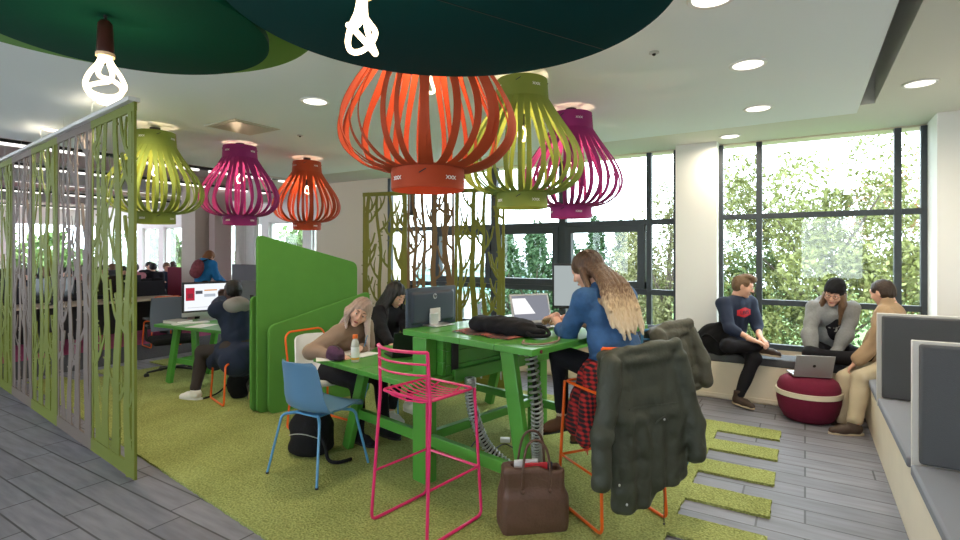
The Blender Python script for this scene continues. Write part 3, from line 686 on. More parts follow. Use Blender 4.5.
# ribbon lampshades -------------------------------------------------------------
PROF=[(.165,.10),(.205,.095),(.30,.125),(.375,.19),(.405,.27),(.395,.36),(.35,.46),(.285,.56),(.225,.655),(.182,.73)]
def shade(x,y,m,lab,zb=1.89,sc=1.0,seed=0):
    t=thing('ribbon_lampshade',lab,'lampshade',W(x,y,zb),seed*1.3); rnd=random.Random(seed)
    ring=MB(); ring.lathe([(.166,0),(.172,0),(.172,.105),(.166,.105),(.166,0)],56,close=False); obj('bottom_ring',ring,m,t,smooth=True)
    ring=MB(); ring.lathe([(.176,.72),(.183,.72),(.172,.865),(.165,.865),(.176,.72)],56,close=False); obj('collar',ring,m,t,smooth=True)
    N=32; base=catmull([(r,0,z) for r,z in PROF],5)
    for k in range(N):
        a=2*PI*k/N; tw=rnd.uniform(-.10,.10); rows=[]
        wd=.0150+rnd.uniform(-.001,.001); mlen=len(base)
        for i,q in enumerate(base):
            f=i/(mlen-1); ang=a+tw*math.sin(f*PI); rr=q.x*(1+.02*math.sin(3*k)*math.sin(f*PI)); ww=wd*(1.5-.5*math.sin(f*PI))*(1.12 if f>.9 else 1)
            c=V((rr*math.cos(ang),rr*math.sin(ang),q.z)); tn=V((-math.sin(ang),math.cos(ang),0)); rd=V((math.cos(ang),math.sin(ang),0)); tilt=.55*math.sin(f*PI)*(1 if k%2 else .6)
            d=(tn*math.cos(tilt)+rd*math.sin(tilt))
            rows.append([c-d*ww,c+d*ww])
        mb=MB(); mb.grid(rows,.003); obj('ribbon',mb,m,t,smooth=True,angle=60)
    for side in(0,PI*.5,PI,PI*1.5):
        for z in(.045,.80):
            st=MB()
            for j in(-1,0,1):
                ang=side+j*.11; r0=.173 if z<.5 else .181; c=V((r0*math.cos(ang),r0*math.sin(ang),z)); tn=V((-math.sin(ang),math.cos(ang),0))
                for s in(-1,1): st.bar(c-tn*.008-V((0,0,.008*s)),c+tn*.008+V((0,0,.008*s)),.003,.003)
            obj('cross_stitches',st,M['stitch'],t)
    for side in(PI*.25,PI*.78,PI*1.25,PI*1.8):
        for z in(.07,.83):
            r0=.173 if z<.5 else .176; sl=MB(); sl.tube([(r0*math.cos(side+q*.03),r0*math.sin(side+q*.03),z+.003*q) for q in(-3,-1,1,3)],.0028,5); obj('slot',sl,M['black'],t)
    cd=MB(); cd.tube([(0,0,.865),(0,0,.60)],.004,6); cd.lathe([(.004,.55),(.02,.56),(.02,.64),(.004,.65)],16); obj('cord',cd,M['black'],t,smooth=True)
    sp=MB()
    for k in range(4): 
        a=PI/2*k+.3; sp.bar((.02*math.cos(a),.02*math.sin(a),.85),(.166*math.cos(a),.166*math.sin(a),.85),.022,.004)
    obj('spider_fitting',sp,M['black'],t)
    obj('ceiling_rose',MB().lathe([(.003,.912),(.045,.912),(.045,.875),(.03,.862),(.003,.862)],24),M['black'],t,smooth=True)
    bb=MB(); bb.tube(catmull([(.01,0,.55),(.03,.01,.52),(.035,0,.48),(0,-.015,.46),(-.035,0,.48),(-.03,-.01,.52),(-.01,0,.55)],5),.0075,8); obj('bulb',bb,M['bulb'],t,smooth='full')
    l=bpy.data.lights.new('shade_lamp','POINT'); l.energy=13; l.color=(1,.72,.45); l.shadow_soft_size=.03; o=bpy.data.objects.new('lamp',l); COL.objects.link(o); o.parent=t; o.location=(0,0,.53)
    return t
def X(px,d): return ((px-CX)/F*d,d)
shade(*X(428,2.46),M['sh_or'],'largest orange ribbon lampshade, hanging half hidden behind the teal disc',1.89,seed=1)
shade(*X(522,3.55),M['sh_gr'],'lime green ribbon lampshade right of the largest orange one',1.90,seed=2)
shade(*X(571,4.35),M['sh_pu'],'magenta ribbon lampshade in front of the window',1.885,seed=3)
shade(*X(155,4.95),M['sh_gr'],'lime green ribbon lampshade behind the near tree screen',1.87,seed=4)
shade(*X(240,5.75),M['sh_pu'],'magenta ribbon lampshade between lime and small orange ones',1.90,seed=5)
shade(*X(307,6.64),M['sh_or'],'small orange ribbon lampshade, farthest of the left three',1.885,seed=6)

# ================================================================== TREE SCREENS
def strip(mb,pts,ws,y0,y1):
    n=len(pts); vs=[]; 
    for i in range(n):
        a=V(pts[max(i-1,0)]);c=V(pts[min(i+1,n-1)]); t=(c-a).normalized(); nr=V((-t.y,t.x)); p=V(pts[i]); w=ws[i] if isinstance(ws,list) else ws
        for s in(1,-1): 
            q=p+nr*s*w/2
            for y in(y0,y1): vs.append((q.x,y,q.y))
    fs=[]
    for i in range(n-1):
        a=4*i;c=a+4; fs+=[(a,c,c+2,a+2),(a+1,a+3,c+3,c+1),(a,a+1,c+1,c),(a+2,c+2,c+3,a+3)]
    fs+=[(0,2,3,1),(4*n-4,4*n-3,4*n-1,4*n-2)]; mb.add(vs,fs)
def tree_panel(w,h,seed,nt=4,tw=.06,th=.012,bot=.16,top=.05,branch=1.0):
    r=random.Random(seed); mb=MB(); k=[0]
    def lay(): k[0]+=1; return -th/2+.00012*k[0], th/2-.00012*k[0]
    mb.box((0,-th/2,h-top),(w,th/2,h)); mb.box((0,-th/2,0),(w,th/2,bot*.45))
    # stems: edges straight, inner ones wavy
    xs=[.018]+[w*(i+.5+r.uniform(-.16,.16))/nt for i in range(nt)]+[w-.018]
    for i,x in enumerate(xs):
        edge=i in(0,len(xs)-1); pts=[];ws=[]; ph=r.uniform(0,6); am=0 if edge else r.uniform(.5,1.0)*min(.05,w/nt*.22); base=.036 if edge else tw*r.uniform(.75,1.25)
        n=16
        for j in range(n+1):
            z=j/n*h; pts.append((x+am*math.sin(ph+z*2.6)+am*.45*math.sin(ph*2+z*7.3),z)); ws.append(base*(1.25-.55*z/h)+ (.05*max(0,1-z/(bot*1.8)) if not edge else 0))
        y0,y1=lay(); strip(mb,pts,ws,y0,y1)
        if not edge:
            for q in range(int(13*h/2.4)):
                z=r.uniform(.12,h-.1); j=int(z/h*n); xx=pts[j][0]; s=r.choice((-1,1)); wd=ws[j]/2
                y0,y1=lay(); strip(mb,[(xx+s*wd*.6,z),(xx+s*(wd+.022),z+.004)],.013,y0,y1)
        nb=int((2 if edge else 4)*branch*h/2.2+.5)
        for q in range(nb):
            z=r.uniform(.25,h*.93); j=min(int(z/h*n),n); xx=pts[j][0]; s=1 if i==0 else -1 if i==len(xs)-1 else r.choice((-1,1))
            L=r.uniform(.7,1.25)*w/nt; x1=min(max(xx+s*L,.02),w-.02); L=abs(x1-xx); up=r.uniform(.9,2.0)*L+.04; z1=min(z+up,h-.02)
            p=[(xx,z),(xx+s*L*.45,z+(z1-z)*.22),(xx+s*L*.8,z+(z1-z)*.55),(x1,z1)]; y0,y1=lay(); strip(mb,p,[tw*.55,tw*.45,tw*.36,tw*.28],y0,y1)
            if r.random()<.7*branch and L>.06:
                a=p[1]; y0,y1=lay(); strip(mb,[a,(a[0]+s*L*.05,a[1]+(z1-z)*.35),(a[0]-s*L*.1,a[1]+(z1-z)*.62)],[tw*.35,tw*.28,tw*.15],y0,y1)
    return mb
def screen(a,b,h,widths,mats,lab,seed,z=.0,toprail=None,hang=None,**k):
    d=b-a; rz=math.atan2(d.y,d.x); t=thing('tree_screen',lab,'room divider',(a.x,a.y,z),rz); x=0
    tot=0
    for i,w in enumerate(widths):
        o=obj('panel',tree_panel(w,h,seed+i,**k),mats[i],t); o.location=(x,0,0); tag(o,['lime green tree cut-out panel','taupe tree cut-out panel','brown tree cut-out panel'][0 if 'lime' in mats[i].name or 'olive' in mats[i].name else 1 if 'taupe' in mats[i].name else 2]); x+=w+.002
    if toprail: obj('top_rail',MB().box((0,-.03,h),(x,.045,h+.03)),toprail,t,bevel=.003)
    if hang:
        q=.15
        while q<x: obj('suspension_wire',MB().tube([(q,0,h),(q,0,hang-z)],.0012,5),M['silver'],t); q+=.75
    return t
A0=W(-2.385,3.60); dd=W(-.791,.612).normalized()
screen(A0,A0+dd,2.62,[.90,.92,.88,.82,.85,.9],[M['lime'],M['taupe'],M['lime'],M['taupe'],M['lime'],M['taupe']],'tall hanging tree cut-out screen at left, lime and taupe panels over the grey floor',11,z=.022,toprail=M['piping'],hang=2.80,nt=4,tw=.088,branch=1.1,th=.018,bot=.22,top=.06)
A1=W(-1.50,6.66); A2=W(.292,6.05)
L=(A2-A1).length/3-.002
screen(A1,A2,2.34,[L]*3,[M['limed'],M['brownp'],M['limed']],'olive and brown tree cut-out screen standing behind the dark monitor',41,z=.018,nt=4,tw=.062,branch=1.6,th=.014,bot=.2)

# ================================================================== RUG
rp=[(-.66,1.1)]; 
for k in range(9):
    c=1.18+.5*k; rp+=[(-.66,c-.125),(-.18,c-.125),(-.18,c+.125),(-.66,c+.125)] if c+.125<5.4 else []
rp=[(-.66,1.60)]+[q for q in rp if q[1]>1.95]
top=5.32; rp=[q for q in rp if q[1]<5.05]+[(-.66,5.055),(-.18,5.055),(-.18,top)]
rp+=[(-7.6,top)]
for c in (4.9,4.2,3.5,2.8): rp+=[(-7.6,c),(-8.05,c),(-8.05,c-.35),(-7.6,c-.35)]
rp+=[(-7.6,2.40)]
# fine wobble of the pile edge
pts=[]; rr=random.Random(3)
for a,c in zip(rp,rp[1:]+rp[:1]):
    n=max(1,int(math.hypot(c[0]-a[0],c[1]-a[1])/.03))
    for k in range(n): t=k/n; pts.append((a[0]+(c[0]-a[0])*t+rr.uniform(-.004,.004),a[1]+(c[1]-a[1])*t+rr.uniform(-.004,.004)))
mr=bpy.data.materials.new('shaggy_green_pile'); mr.use_nodes=True; nt=mr.node_tree; bs=nt.nodes['Principled BSDF']; bs.inputs['Roughness'].default_value=1; bs.inputs['Specular IOR Level'].default_value=.1
tc=nt.nodes.new('ShaderNodeTexCoord'); n1=nt.nodes.new('ShaderNodeTexNoise'); n1.inputs['Scale'].default_value=75; n1.inputs['Detail'].default_value=3; nt.links.new(tc.outputs['Object'],n1.inputs[0])
n2=nt.nodes.new('ShaderNodeTexNoise'); n2.inputs['Scale'].default_value=2.2; n2.inputs['Detail'].default_value=3; nt.links.new(tc.outputs['Object'],n2.inputs[0])
ad=nt.nodes.new('ShaderNodeMath'); ad.operation='MULTIPLY_ADD'; ad.inputs[1].default_value=.35; nt.links.new(n2.outputs['Fac'],ad.inputs[0]); nt.links.new(n1.outputs['Fac'],ad.inputs[2])
cr=nt.nodes.new('ShaderNodeValToRGB'); e=cr.color_ramp.elements; e[0].position=.42; e[0].color=(.17,.19,.05,1); e[1].position=.9; e[1].color=(.44,.48,.17,1); nt.links.new(ad.outputs[0],cr.inputs[0]); nt.links.new(cr.outputs[0],bs.inputs['Base Color'])
bp=nt.nodes.new('ShaderNodeBump'); bp.inputs['Strength'].default_value=.9; bp.inputs['Distance'].default_value=.02; nt.links.new(n1.outputs['Fac'],bp.inputs['Height']); nt.links.new(bp.outputs['Normal'],bs.inputs['Normal'])
o=obj('rug',MB().prism(pts,.0,.016),mr); tag(o,'large shaggy lime green rug with comb-shaped edges on the grey floor','rug')
RUG=.016

# ================================================================== OUTSIDE
o=obj('lawn',MB().box((-60,7.6,-4.1),(50,90,-4.0)),M['grass']); tag(o,'green lawn outside far below the windows','grass')
o['kind']='structure'; del o['label']; del o['category']; o.name='floor.001'
def tree(p,z0,zc,rx,rz_,col,lab,seed,n=5200,leaf=.16,trunk=True,shape='round',name='tree'):
    t=thing(name,lab,'tree',(p.x,p.y,z0)); r=np.random.RandomState(seed)
    m=leafmat('leaves_%d'%seed,col)
    blobs=[]
    for k in range(60):
        d=r.randn(3); d/=np.linalg.norm(d); q=r.uniform(.3,.95); 
        if shape=='cone': zz=r.uniform(-1,1); rad=(1-zz)*.5+.08; blobs.append((np.array([d[0]*rad*.7,d[1]*rad*.7,zz]),rad*.5+.1))
        else: blobs.append((d*q,r.uniform(.10,.26)))
    C=[];
    for k in range(n):
        c,s=blobs[r.randint(len(blobs))]; d=r.randn(3); d/=np.linalg.norm(d); C.append(c+d*s*r.uniform(.6,1.05))
    C=np.array(C)*np.array([rx,rx,rz_])+np.array([0,0,zc-z0])
    a=r.randn(n,3); a/=np.linalg.norm(a,axis=1)[:,None]; b2=np.cross(a,r.randn(n,3)); b2/=np.linalg.norm(b2,axis=1)[:,None]
    s=leaf*r.uniform(.6,1.2,(n,1)); v=np.stack([C-a*s,C+b2*s*.5,C+a*s,C-b2*s*.5],1).reshape(-1,3)
    me=bpy.data.meshes.new('foliage'); me.from_pydata(v.tolist(),[],[(4*i,4*i+1,4*i+2,4*i+3) for i in range(n)]); me.materials.append(m)
    o=bpy.data.objects.new('foliage',me); link(o,t)
    tk=MB(); tk.tube(catmull([(0,0,0),(.06,.03,(zc-z0)*.5),(0,.02,zc-z0),(.1,0,zc-z0+rz_*.6)],4),lambda f:.16-.12*f,8)
    for k in range(6):
        a=k*1.05; zz=(zc-z0)*(.55+.08*k); tk.tube([(0,0,zz),(rx*.35*math.cos(a),rx*.35*math.sin(a),zz+rz_*.3),(rx*.65*math.cos(a),rx*.65*math.sin(a),zz+rz_*.55)],lambda f:.06-.045*f,6)
    obj('trunk',tk,M['bark'],t,smooth=True)
def tp(px,d): return W((px-CX)/F*d,d)
tree(tp(822,14),-4,1.0,3.2,3.9,(.15,.165,.04),'tall tree turning yellow, filling the middle of the right window',1,30000,.075)
tree(tp(925,16),-4,1.4,2.6,3.4,(.26,.13,.03),'orange-tinged tree at the right end of the right window',2,9000,.065)
tree(tp(742,15.5),-4,-.2,1.7,2.3,(.09,.14,.035),'smaller green tree at the left end of the right window',3,7000,.065)
tree(tp(860,11.5),-4,-1.7,2.6,1.8,(.05,.09,.02),'low dark green bush crown at the foot of the yellowing tree',4,9000,.065)
tree(tp(668,15),-4,.5,1.5,2.9,(.14,.14,.05),'slim yellow-green tree left of the window pillar',5,8000,.065)
for k,(px,h_) in enumerate(((508,2.9),(535,3.2),(566,3.0),(596,3.3),(622,3.1))):
    tree(tp(px,20),-4,-.6,1.5,h_,(.04,.095,.035),'dark green conifer in the row beyond the casement window, %s from the left'%['first','second','third','fourth','fifth'][k],10+k,6500,.10,shape='cone')
tree(tp(640,18),-4,.6,1.4,2.4,(.16,.16,.05),'round yellow-green tree right of the conifers',16,6000,.075)
tree(tp(700,13),-4,-1.9,2.4,1.5,(.07,.13,.03),'dark hedge-like bush behind the window pillar',17,5000,.07)
for k,(px,d_) in enumerate(((118,30),(150,29),(176,30),(265,27),(300,26),(20,34),(60,33))):
    tree(tp(px,d_),-4,.6,1.6,2.6,(.15,.22,.06) if k%2 else (.10,.17,.04),'leafy tree outside the far office window, %s'%['behind the left tree screen edge','left of the concrete column','beside the concrete column','behind the white brick panel','above the green felt screen','far left','second from far left'][k],20+k,2200,.22)
# building seen through the left window
t=thing('neighbour_building','pale building with a long teal band beyond the tree screen','building',tp(440,32)+V((0,0,-4)),R(8))
obj('wall',MB().box((-9,-2,0),(7,2,4.6)),mat('render_white',(.62,.66,.66),.8),t); obj('cladding_band',MB().box((-9.1,-2.15,3.4),(7.1,2.1,4.3)),M['teal_glass'],t); obj('roof',MB().box((-9.3,-2.3,4.6),(7.3,2.3,4.9)),mat('roof_grey',(.35,.37,.38),.7),t)
for k in range(8): obj('window',MB().box((-8+1.9*k,-2.2,1.6),(-6.9+1.9*k,-2.05,2.9)),M['screenoff'],t)
# glass parapet fins outside

# ================================================================== GREEN WORKTABLE (frame u right, v away)
t=thing('worktable','green painted wooden worktable with a high counter stepping up from a low top','table',TT(0,0,RUG),RT)
H=1.05-RUG; LZ=.75-RUG

# high top: planks along v
mb=MB()
for k in range(4):
    a=-2.95+k*.29; mb.box((a,2.32,H-.04),(a+.287,3.76,H-.0003*k))
obj('high_top',mb,M['grn'],t,bevel=.004)
mb=MB()
for k in range(4):
    a=-3.87+k*.315; mb.box((a,2.13,LZ-.038),(a+.312,4.25,LZ-.0003*k))
obj('low_top',mb,M['grn'],t,bevel=.004)
mb=MB()
for k in range(3): mb.box((-2.90,2.42,LZ+.0+k*.087),(-2.64,2.45,LZ+.085+k*.087))
obj('end_board',mb,M['grn'],t,bevel=.003)
mb=MB()
for k in range(3): mb.box((-2.665,2.46,LZ-.04+k*.10),(-2.64,3.7,LZ+.057+k*.10))
obj('side_board',mb,M['grn'],t,bevel=.003)
mb=MB().box((-2.90,2.46,LZ+.0),(-2.88,3.7,H-.04)); obj('back_board',mb,M['grn'],t,bevel=.003)
obj('post',MB().box((-2.83,2.31,0),(-2.69,2.41,H-.04)),M['grn'],t,bevel=.005)
obj('post',MB().box((-2.83,3.60,0),(-2.69,3.70,H-.04)),M['grn'],t,bevel=.005)
obj('apron_rail',MB().box((-2.64,2.5,LZ-.06),(-2.60,3.65,LZ+.03)),M['grn'],t,bevel=.004)
for v,s in((2.42,0),):
    obj('leg',MB().bar((-2.05,v,H-.04),(-1.90,v+.03,0),.045,.105,(1,0,0)),M['grn'],t,bevel=.005)
obj('leg',MB().bar((-2.14,3.62,H-.04),(-1.97,3.55,0),.045,.09,(1,0,0)),M['grn'],t,bevel=.005)
obj('leg',MB().bar((-3.47,2.36,LZ-.038),(-3.68,2.33,0),.05,.095,(1,0,0)),M['grn'],t,bevel=.005)
obj('leg',MB().bar((-3.47,4.0,LZ-.038),(-3.68,4.03,0),.05,.095,(1,0,0)),M['grn'],t,bevel=.005)
obj('stretcher',MB().box((-3.60,2.34,.26),(-1.93,2.385,.335)),M['grn'],t,bevel=.004)
obj('stretcher',MB().box((-3.60,3.58,.26),(-1.98,3.62,.325)),M['grn'],t,bevel=.004)
obj('stretcher',MB().box((-2.79,2.40,.26),(-2.74,3.62,.325)),M['grn'],t,bevel=.004)
bk=MB().box((-2.66,2.50,LZ),(-2.625,2.56,H-.045)); obj('power_strip',bk,M['black'],t,bevel=.003)
bk=MB().box((-2.645,3.02,LZ+.02),(-2.60,3.14,H-.06)); bk.box((-2.63,3.05,LZ-.06),(-2.58,3.11,LZ+.02)); obj('monitor_bracket',bk,M['black'],t,bevel=.004)
obj('leg_bolt',MB().lathe([(.001,0),(.011,0),(.011,.004),(.001,.004)],14),M['pouf'],t).matrix_local=Matrix.Translation((-1.788,2.40,H-.02))@Matrix.Rotation(PI/2,4,'Y')

def hose(pts,lab,r=.035):
    c=catmull(pts,26); n=len(c); mb=MB(); 
    q=[]; L=0
    t=thing('cable_hose',lab,'cable hose',c[-1]); o=c[-1]
    helix=[]; turns=34; up=None
    m=turns*12; 
    for i in range(m):
        f=i/(m-1)*(n-1); k=min(int(f),n-2); p=c[k].lerp(c[k+1],f-k); tn=(c[min(k+1,n-1)]-c[max(k-1,0)]).normalized()
        a=tn.cross(V((0,1,0.1))).normalized(); b2=tn.cross(a); ang=2*PI*i/12
        helix.append(p+a*math.cos(ang)*r+b2*math.sin(ang)*r-o)
    mb.tube(helix,.0075,6); obj('spiral',mb,M['silver'],t,smooth='full')
    mb=MB(); mb.tube([p-o for p in c],.015,8); obj('inner_cable',mb,M['black'],t,smooth='full')
    mb=MB(); mb.lathe([(.001,0),(.05,0),(.05,.03),(.04,.045),(.001,.045)],20,(0,0,-.012)); obj('foot_collar',mb,M['silver'],t,smooth=True)
hose([TT(-2.55,2.60,.72),TT(-2.55,2.62,.5),TT(-2.5,2.72,.22),TT(-2.33,2.86,.035)],'ribbed silver cable hose running down behind the pink stool seat')
hose([TT(-2.02,2.60,.98),TT(-2.0,2.64,.62),TT(-2.12,2.80,.3),TT(-2.30,3.05,.035)],'ribbed silver cable hose curving down behind the green leg by the tote bag')
c=catmull([G(468,452,.03),G(478,440,.03),G(492,449,.03),G(505,444,.03),G(520,452,.03),G(545,462,.03)],6); mb=MB(); mb.tube(c,.006,6); o=obj('power_cable',mb,M['black'],smooth=True); tag(o,'black power cable lying on the rug under the worktable','cable')
p=G(505,442,RUG); t=thing('plug_adapter','small white plug adapter on the rug beside the cable hoses','plug',p,R(30)); obj('housing',MB().box((-.04,-.025,0),(.04,.025,.035)),M['white'],t,bevel=.005); obj('socket_face',MB().box((.04,-.018,.006),(.045,.018,.03)),M['black'],t)

# ================================================================== SLED STOOLS (pink, orange, blue)
def stool(lab,pos,rz,m,w=.46,d=.46,sh=.77,bh=1.04,wire=True,group=None,name='bar_stool'):
    t=thing(name,lab,'bar stool',(pos.x,pos.y,RUG),rz,group); r=.0095; hw=w/2; hd=d/2
    for s in(-1,1):
        x=s*hw; sx=s*(hw-.03)
        # one bent rod: back top -> back foot -> floor -> front foot -> seat front
        pts=[(sx,-hd+.035,bh),(sx+s*.006,-hd+.05,sh),(x,-hd,r),(x,hd,r),(sx,hd-.03,sh)]
        mb=MB().tube(fillet(pts,.045),r,8); lg=obj('sled_frame',mb,m,t,smooth=True)
        obj('footrest',MB().tube([(x-s*.012,-hd+.02,.30),(x-s*.012,hd-.012,.30)],.0075,8),m,t,smooth=True)
    obj('footrest',MB().tube([(-hw+.012,hd-.012,.30),(hw-.012,hd-.012,.30)],.0085,8),m,t,smooth=True)
    # seat of rods
    mb=MB(); sw=hw-.03
    mb.tube(fillet([(-sw,hd-.03,sh),(-sw,-hd+.05,sh),(sw,-hd+.05,sh),(sw,hd-.03,sh)],.05,closed=True),.008,8,closed=True)
    for k in range(9):
        y=hd-.055-k*.042; mb.tube([( -sw+.002,y,sh),(-sw*.6,y,sh-.022),(0,y,sh-.03),(sw*.6,y,sh-.022),(sw-.002,y,sh)],.0045,6)
    for x in(-.09,.09): mb.tube([(x,hd-.03,sh-.005),(x,hd-.1,sh-.035),(x,-hd+.1,sh-.035),(x,-hd+.05,sh-.005)],.0055,6)
    obj('seat',mb,m,t,smooth=True)
    mb=MB(); zs=[bh,bh-.065,bh-.125]
    for i,z in enumerate(zs):
        yb=-hd+.035+(bh-z)*.05; q=.075 if i==0 else .07
        mb.tube(catmull([(-sw,yb,z),(-sw*.92,yb-.02,z),(-sw*.5,yb-q*.75,z),(0,yb-q,z),(sw*.5,yb-q*.75,z),(sw*.92,yb-.02,z),(sw,yb,z)],4),.0095 if i==0 else .0065,8)
    obj('backrest',mb,m,t,smooth=True); return t
pk=W(-.315,3.085); stool('bright pink wire bar stool with its back to us at the end of the worktable',pk,RZ(.63,.77),M['pink'])
ost=W(.80,3.19); OR=RZ(-.39,.92); 
stool('orange wire bar stool under the woman in denim',ost,OR,M['orange'],name='bar_stool')
bst=W(1.21,3.90); stool('blue wire bar stool under the second olive jacket',bst,RZ(-.50,.86),M['bluem'],name='bar_stool')

# ================================================================== SHELL CHAIRS
def shellchair(lab,pos,rz,ms,ml,name='chair',sled=False,group=None,sh=.455,back=True):
    t=thing(name,lab,'chair',(pos.x,pos.y,RUG),rz,group)
    prof=catmull([(.225,sh-.035),(.205,sh),(.10,sh-.006),(-.04,sh-.018),(-.15,sh+.0),(-.205,sh+.07),(-.225,sh+.18),(-.25,sh+.30),(-.27,sh+.362)][:9 if back else 5],5); rows=[]; n=len(prof)
    for i,p in enumerate(prof):
        f=i/(n-1); wdt=.215+.012*math.sin(f*5) if f<.5 else .215-.05*max(0,f-.55)/.45
        y,z=p.x,p.y; row=[]
        if f>.93: wdt*=1-(f-.93)*1.6
        for k in range(13):
            s=-1+k/6; cv=.03*s*s if f<.35 else (.03+.06*(min(f,.6)-.35)/.25)*s*s
            if f<.45: row.append((s*wdt,y,z+cv*.55))
            else: row.append((s*wdt,y+cv*.8,z+cv*.15*(1-f)))
        rows.append(row)
    mb=MB().grid([[V(q) for q in r_] for r_ in rows],.011); obj('shell',mb,ms,t,smooth=True,angle=70)
    if sled:
        for s in(-1,1):
            obj('sled_frame',MB().tube(fillet([(s*.13,.14,sh-.035),(s*.20,.21,sh-.045),(s*.225,.22,.011),(s*.225,-.22,.011),(s*.20,-.19,sh-.045),(s*.13,-.12,sh-.035)],.03),.0105,8),ml,t,smooth=True)
        if back: mb=MB(); mb.tube(fillet([(-.19,-.24,sh+.0),(-.215,-.262,sh+.36),(-.17,-.272,sh+.40),(.17,-.272,sh+.40),(.215,-.262,sh+.36),(.19,-.24,sh+.0)],.04),.0095,8); obj('back_rim',mb,ml,t,smooth=True)
    else:
        for s in(-1,1):
            for q in(-1,1): obj('leg',MB().tube(fillet([(s*.10,q*.10,sh-.035),(s*.19,q*.17,sh-.045),(s*.25,q*.25,.005)],.04),.0115,8,r2=.009),ml,t,smooth=True)
            obj('foot',MB().lathe([(.001,0),(.012,0),(.012,.012),(.001,.012)],10,(s*.25,-.25,0)),M['black'],t)
    obj('under_frame',MB().box((-.12,-.12,sh-.043),(.12,.12,sh-.030)),ml,t,bevel=.004)
    return t
shellchair('blue plastic shell chair on slim blue legs at the low end of the worktable',W(-1.18,3.81),RZ(.50,.86),M['bluep'],M['bluem'],sh=.46)
shellchair('white chair with an orange frame under the blonde woman',W(-1.42,4.72),RZ(.80,-.55),M['white'],M['orange'],sled=True)
shellchair('low orange-framed seat without a back under the boy in navy',W(-2.60,5.62),RZ(-.68,.73),M['white'],M['orange'],sled=True,back=False,name='stool')
shellchair('blue-legged chair at the low table behind the orange-framed chair',W(-.86,5.40),RZ(.80,-.55),M['bluep'],M['bluem'])
o=shellchair('far orange-framed chair at the long office desk',W(-5.45,8.9),RZ(-.75,.65),M['greypart'],M['orange'],sled=True); o.location.z=.0
# task chair
t=thing('task_chair','black swivel task chair with a grey mesh back behind the green desk','office chair',(*W(-4.02,6.80).xy,0),RZ(.65,-.75))
mb=MB()
for k in range(5):
    a=2*PI*k/5; mb.bar((.03*math.cos(a),.03*math.sin(a),.10),(.29*math.cos(a),.29*math.sin(a),.065),.045,.03,w2=.03,d2=.02)
mb.lathe([(.001,.06),(.04,.06),(.035,.13),(.001,.13)],16); obj('star_base',mb,M['black'],t,bevel=.003)
for k in range(5):
    a=2*PI*k/5; w_=MB(); Q=Matrix.Translation((.29*math.cos(a),.29*math.sin(a),.03))@Matrix.Rotation(a,4,'Z')@Matrix.Rotation(PI/2,4,'X')
    tmp=MB().lathe([(.001,-.02),(.024,-.02),(.03,-.012),(.03,.012),(.024,.02),(.001,.02)],16); w_.add([Q@V(p) for p in tmp.v],tmp.f); obj('castor',w_,M['black'],t,smooth=True)
obj('gas_lift',MB().lathe([(.001,.1),(.025,.1),(.025,.26),(.015,.26),(.015,.43),(.001,.43)],16),M['black'],t,smooth=True)
f=Field((-.3,-.3,.38),(.3,.3,.54),.012); f.box((0,0,.46),(.25,.24,.04),rd=.035); f.ell((0,.0,.475),(.24,.23,.05)); obj('seat',f.mb(),M['blackf'],t,smooth='full')
rows=[]
for i in range(9):
    z=.55+.44*i/8; w_=.22*(1-.12*abs(i/8-.35)); rows.append([(w_*(k/4-1),-.24-.03*math.sin(i/8*PI)-.05*i/8+.04*(k/4-1)**2,z) for k in range(9)])
obj('mesh_back',MB().grid(rows,.012),mat('grey_mesh',(.10,.12,.15),.8,bump=.3,bscale=300),t,smooth=True,angle=70)
obj('back_support',MB().tube(fillet([(0,-.05,.44),(0,-.27,.44),(0,-.30,.75)],.06),.018,8),M['black'],t,smooth=True)
for s in(-1,1): obj('armrest',MB().tube(fillet([(s*.22,-.05,.45),(s*.29,-.05,.47),(s*.29,-.05,.66),(s*.29,.16,.67)],.03),.016,8),M['black'],t,smooth=True)

# ================================================================== FELT SCREENS
pA=W(-2.14,5.1); 
t=thing('felt_screen','green felt folding screen with three slanted rounded leaves','room divider',(pA.x,pA.y,RUG),math.atan2(W(.687,.727).y,W(.687,.727).x))
def rpoly(pts,rad): return [(q.x,q.y) for q in fillet([V((a,b,0)) for a,b in pts],rad,6,closed=True)]
Mv=Matrix(((1,0,0,0),(0,0,1,0),(0,1,0,0),(0,0,0,1)))
o=obj('leaf',MB().prism(rpoly([(0,0),(1.17,0),(1.17,1.14),(0,.86)],.07),-.02,.02,Mv),M['felt'],t,bevel=.008); o.location=(.03,-.07,0)
o=obj('leaf',MB().prism(rpoly([(0,0),(1.14,0),(1.14,1.46),(0,1.76)],.07),-.02,.02,Mv),M['felt'],t,bevel=.008); o.location=(-.04,.03,0)
o=obj('leaf',MB().prism(rpoly([(0,0),(1.0,0),(1.0,1.05),(0,1.15)],.07),-.02,.02,Mv),M['felt'],t,bevel=.008); o.location=(-.06,.13,0)
for x,y in((.1,-.02),(.95,-.02)): obj('hinge_block',MB().box((x,y-.03,.10),(x+.05,y+.03,.20)),M['felt'],t,bevel=.004)

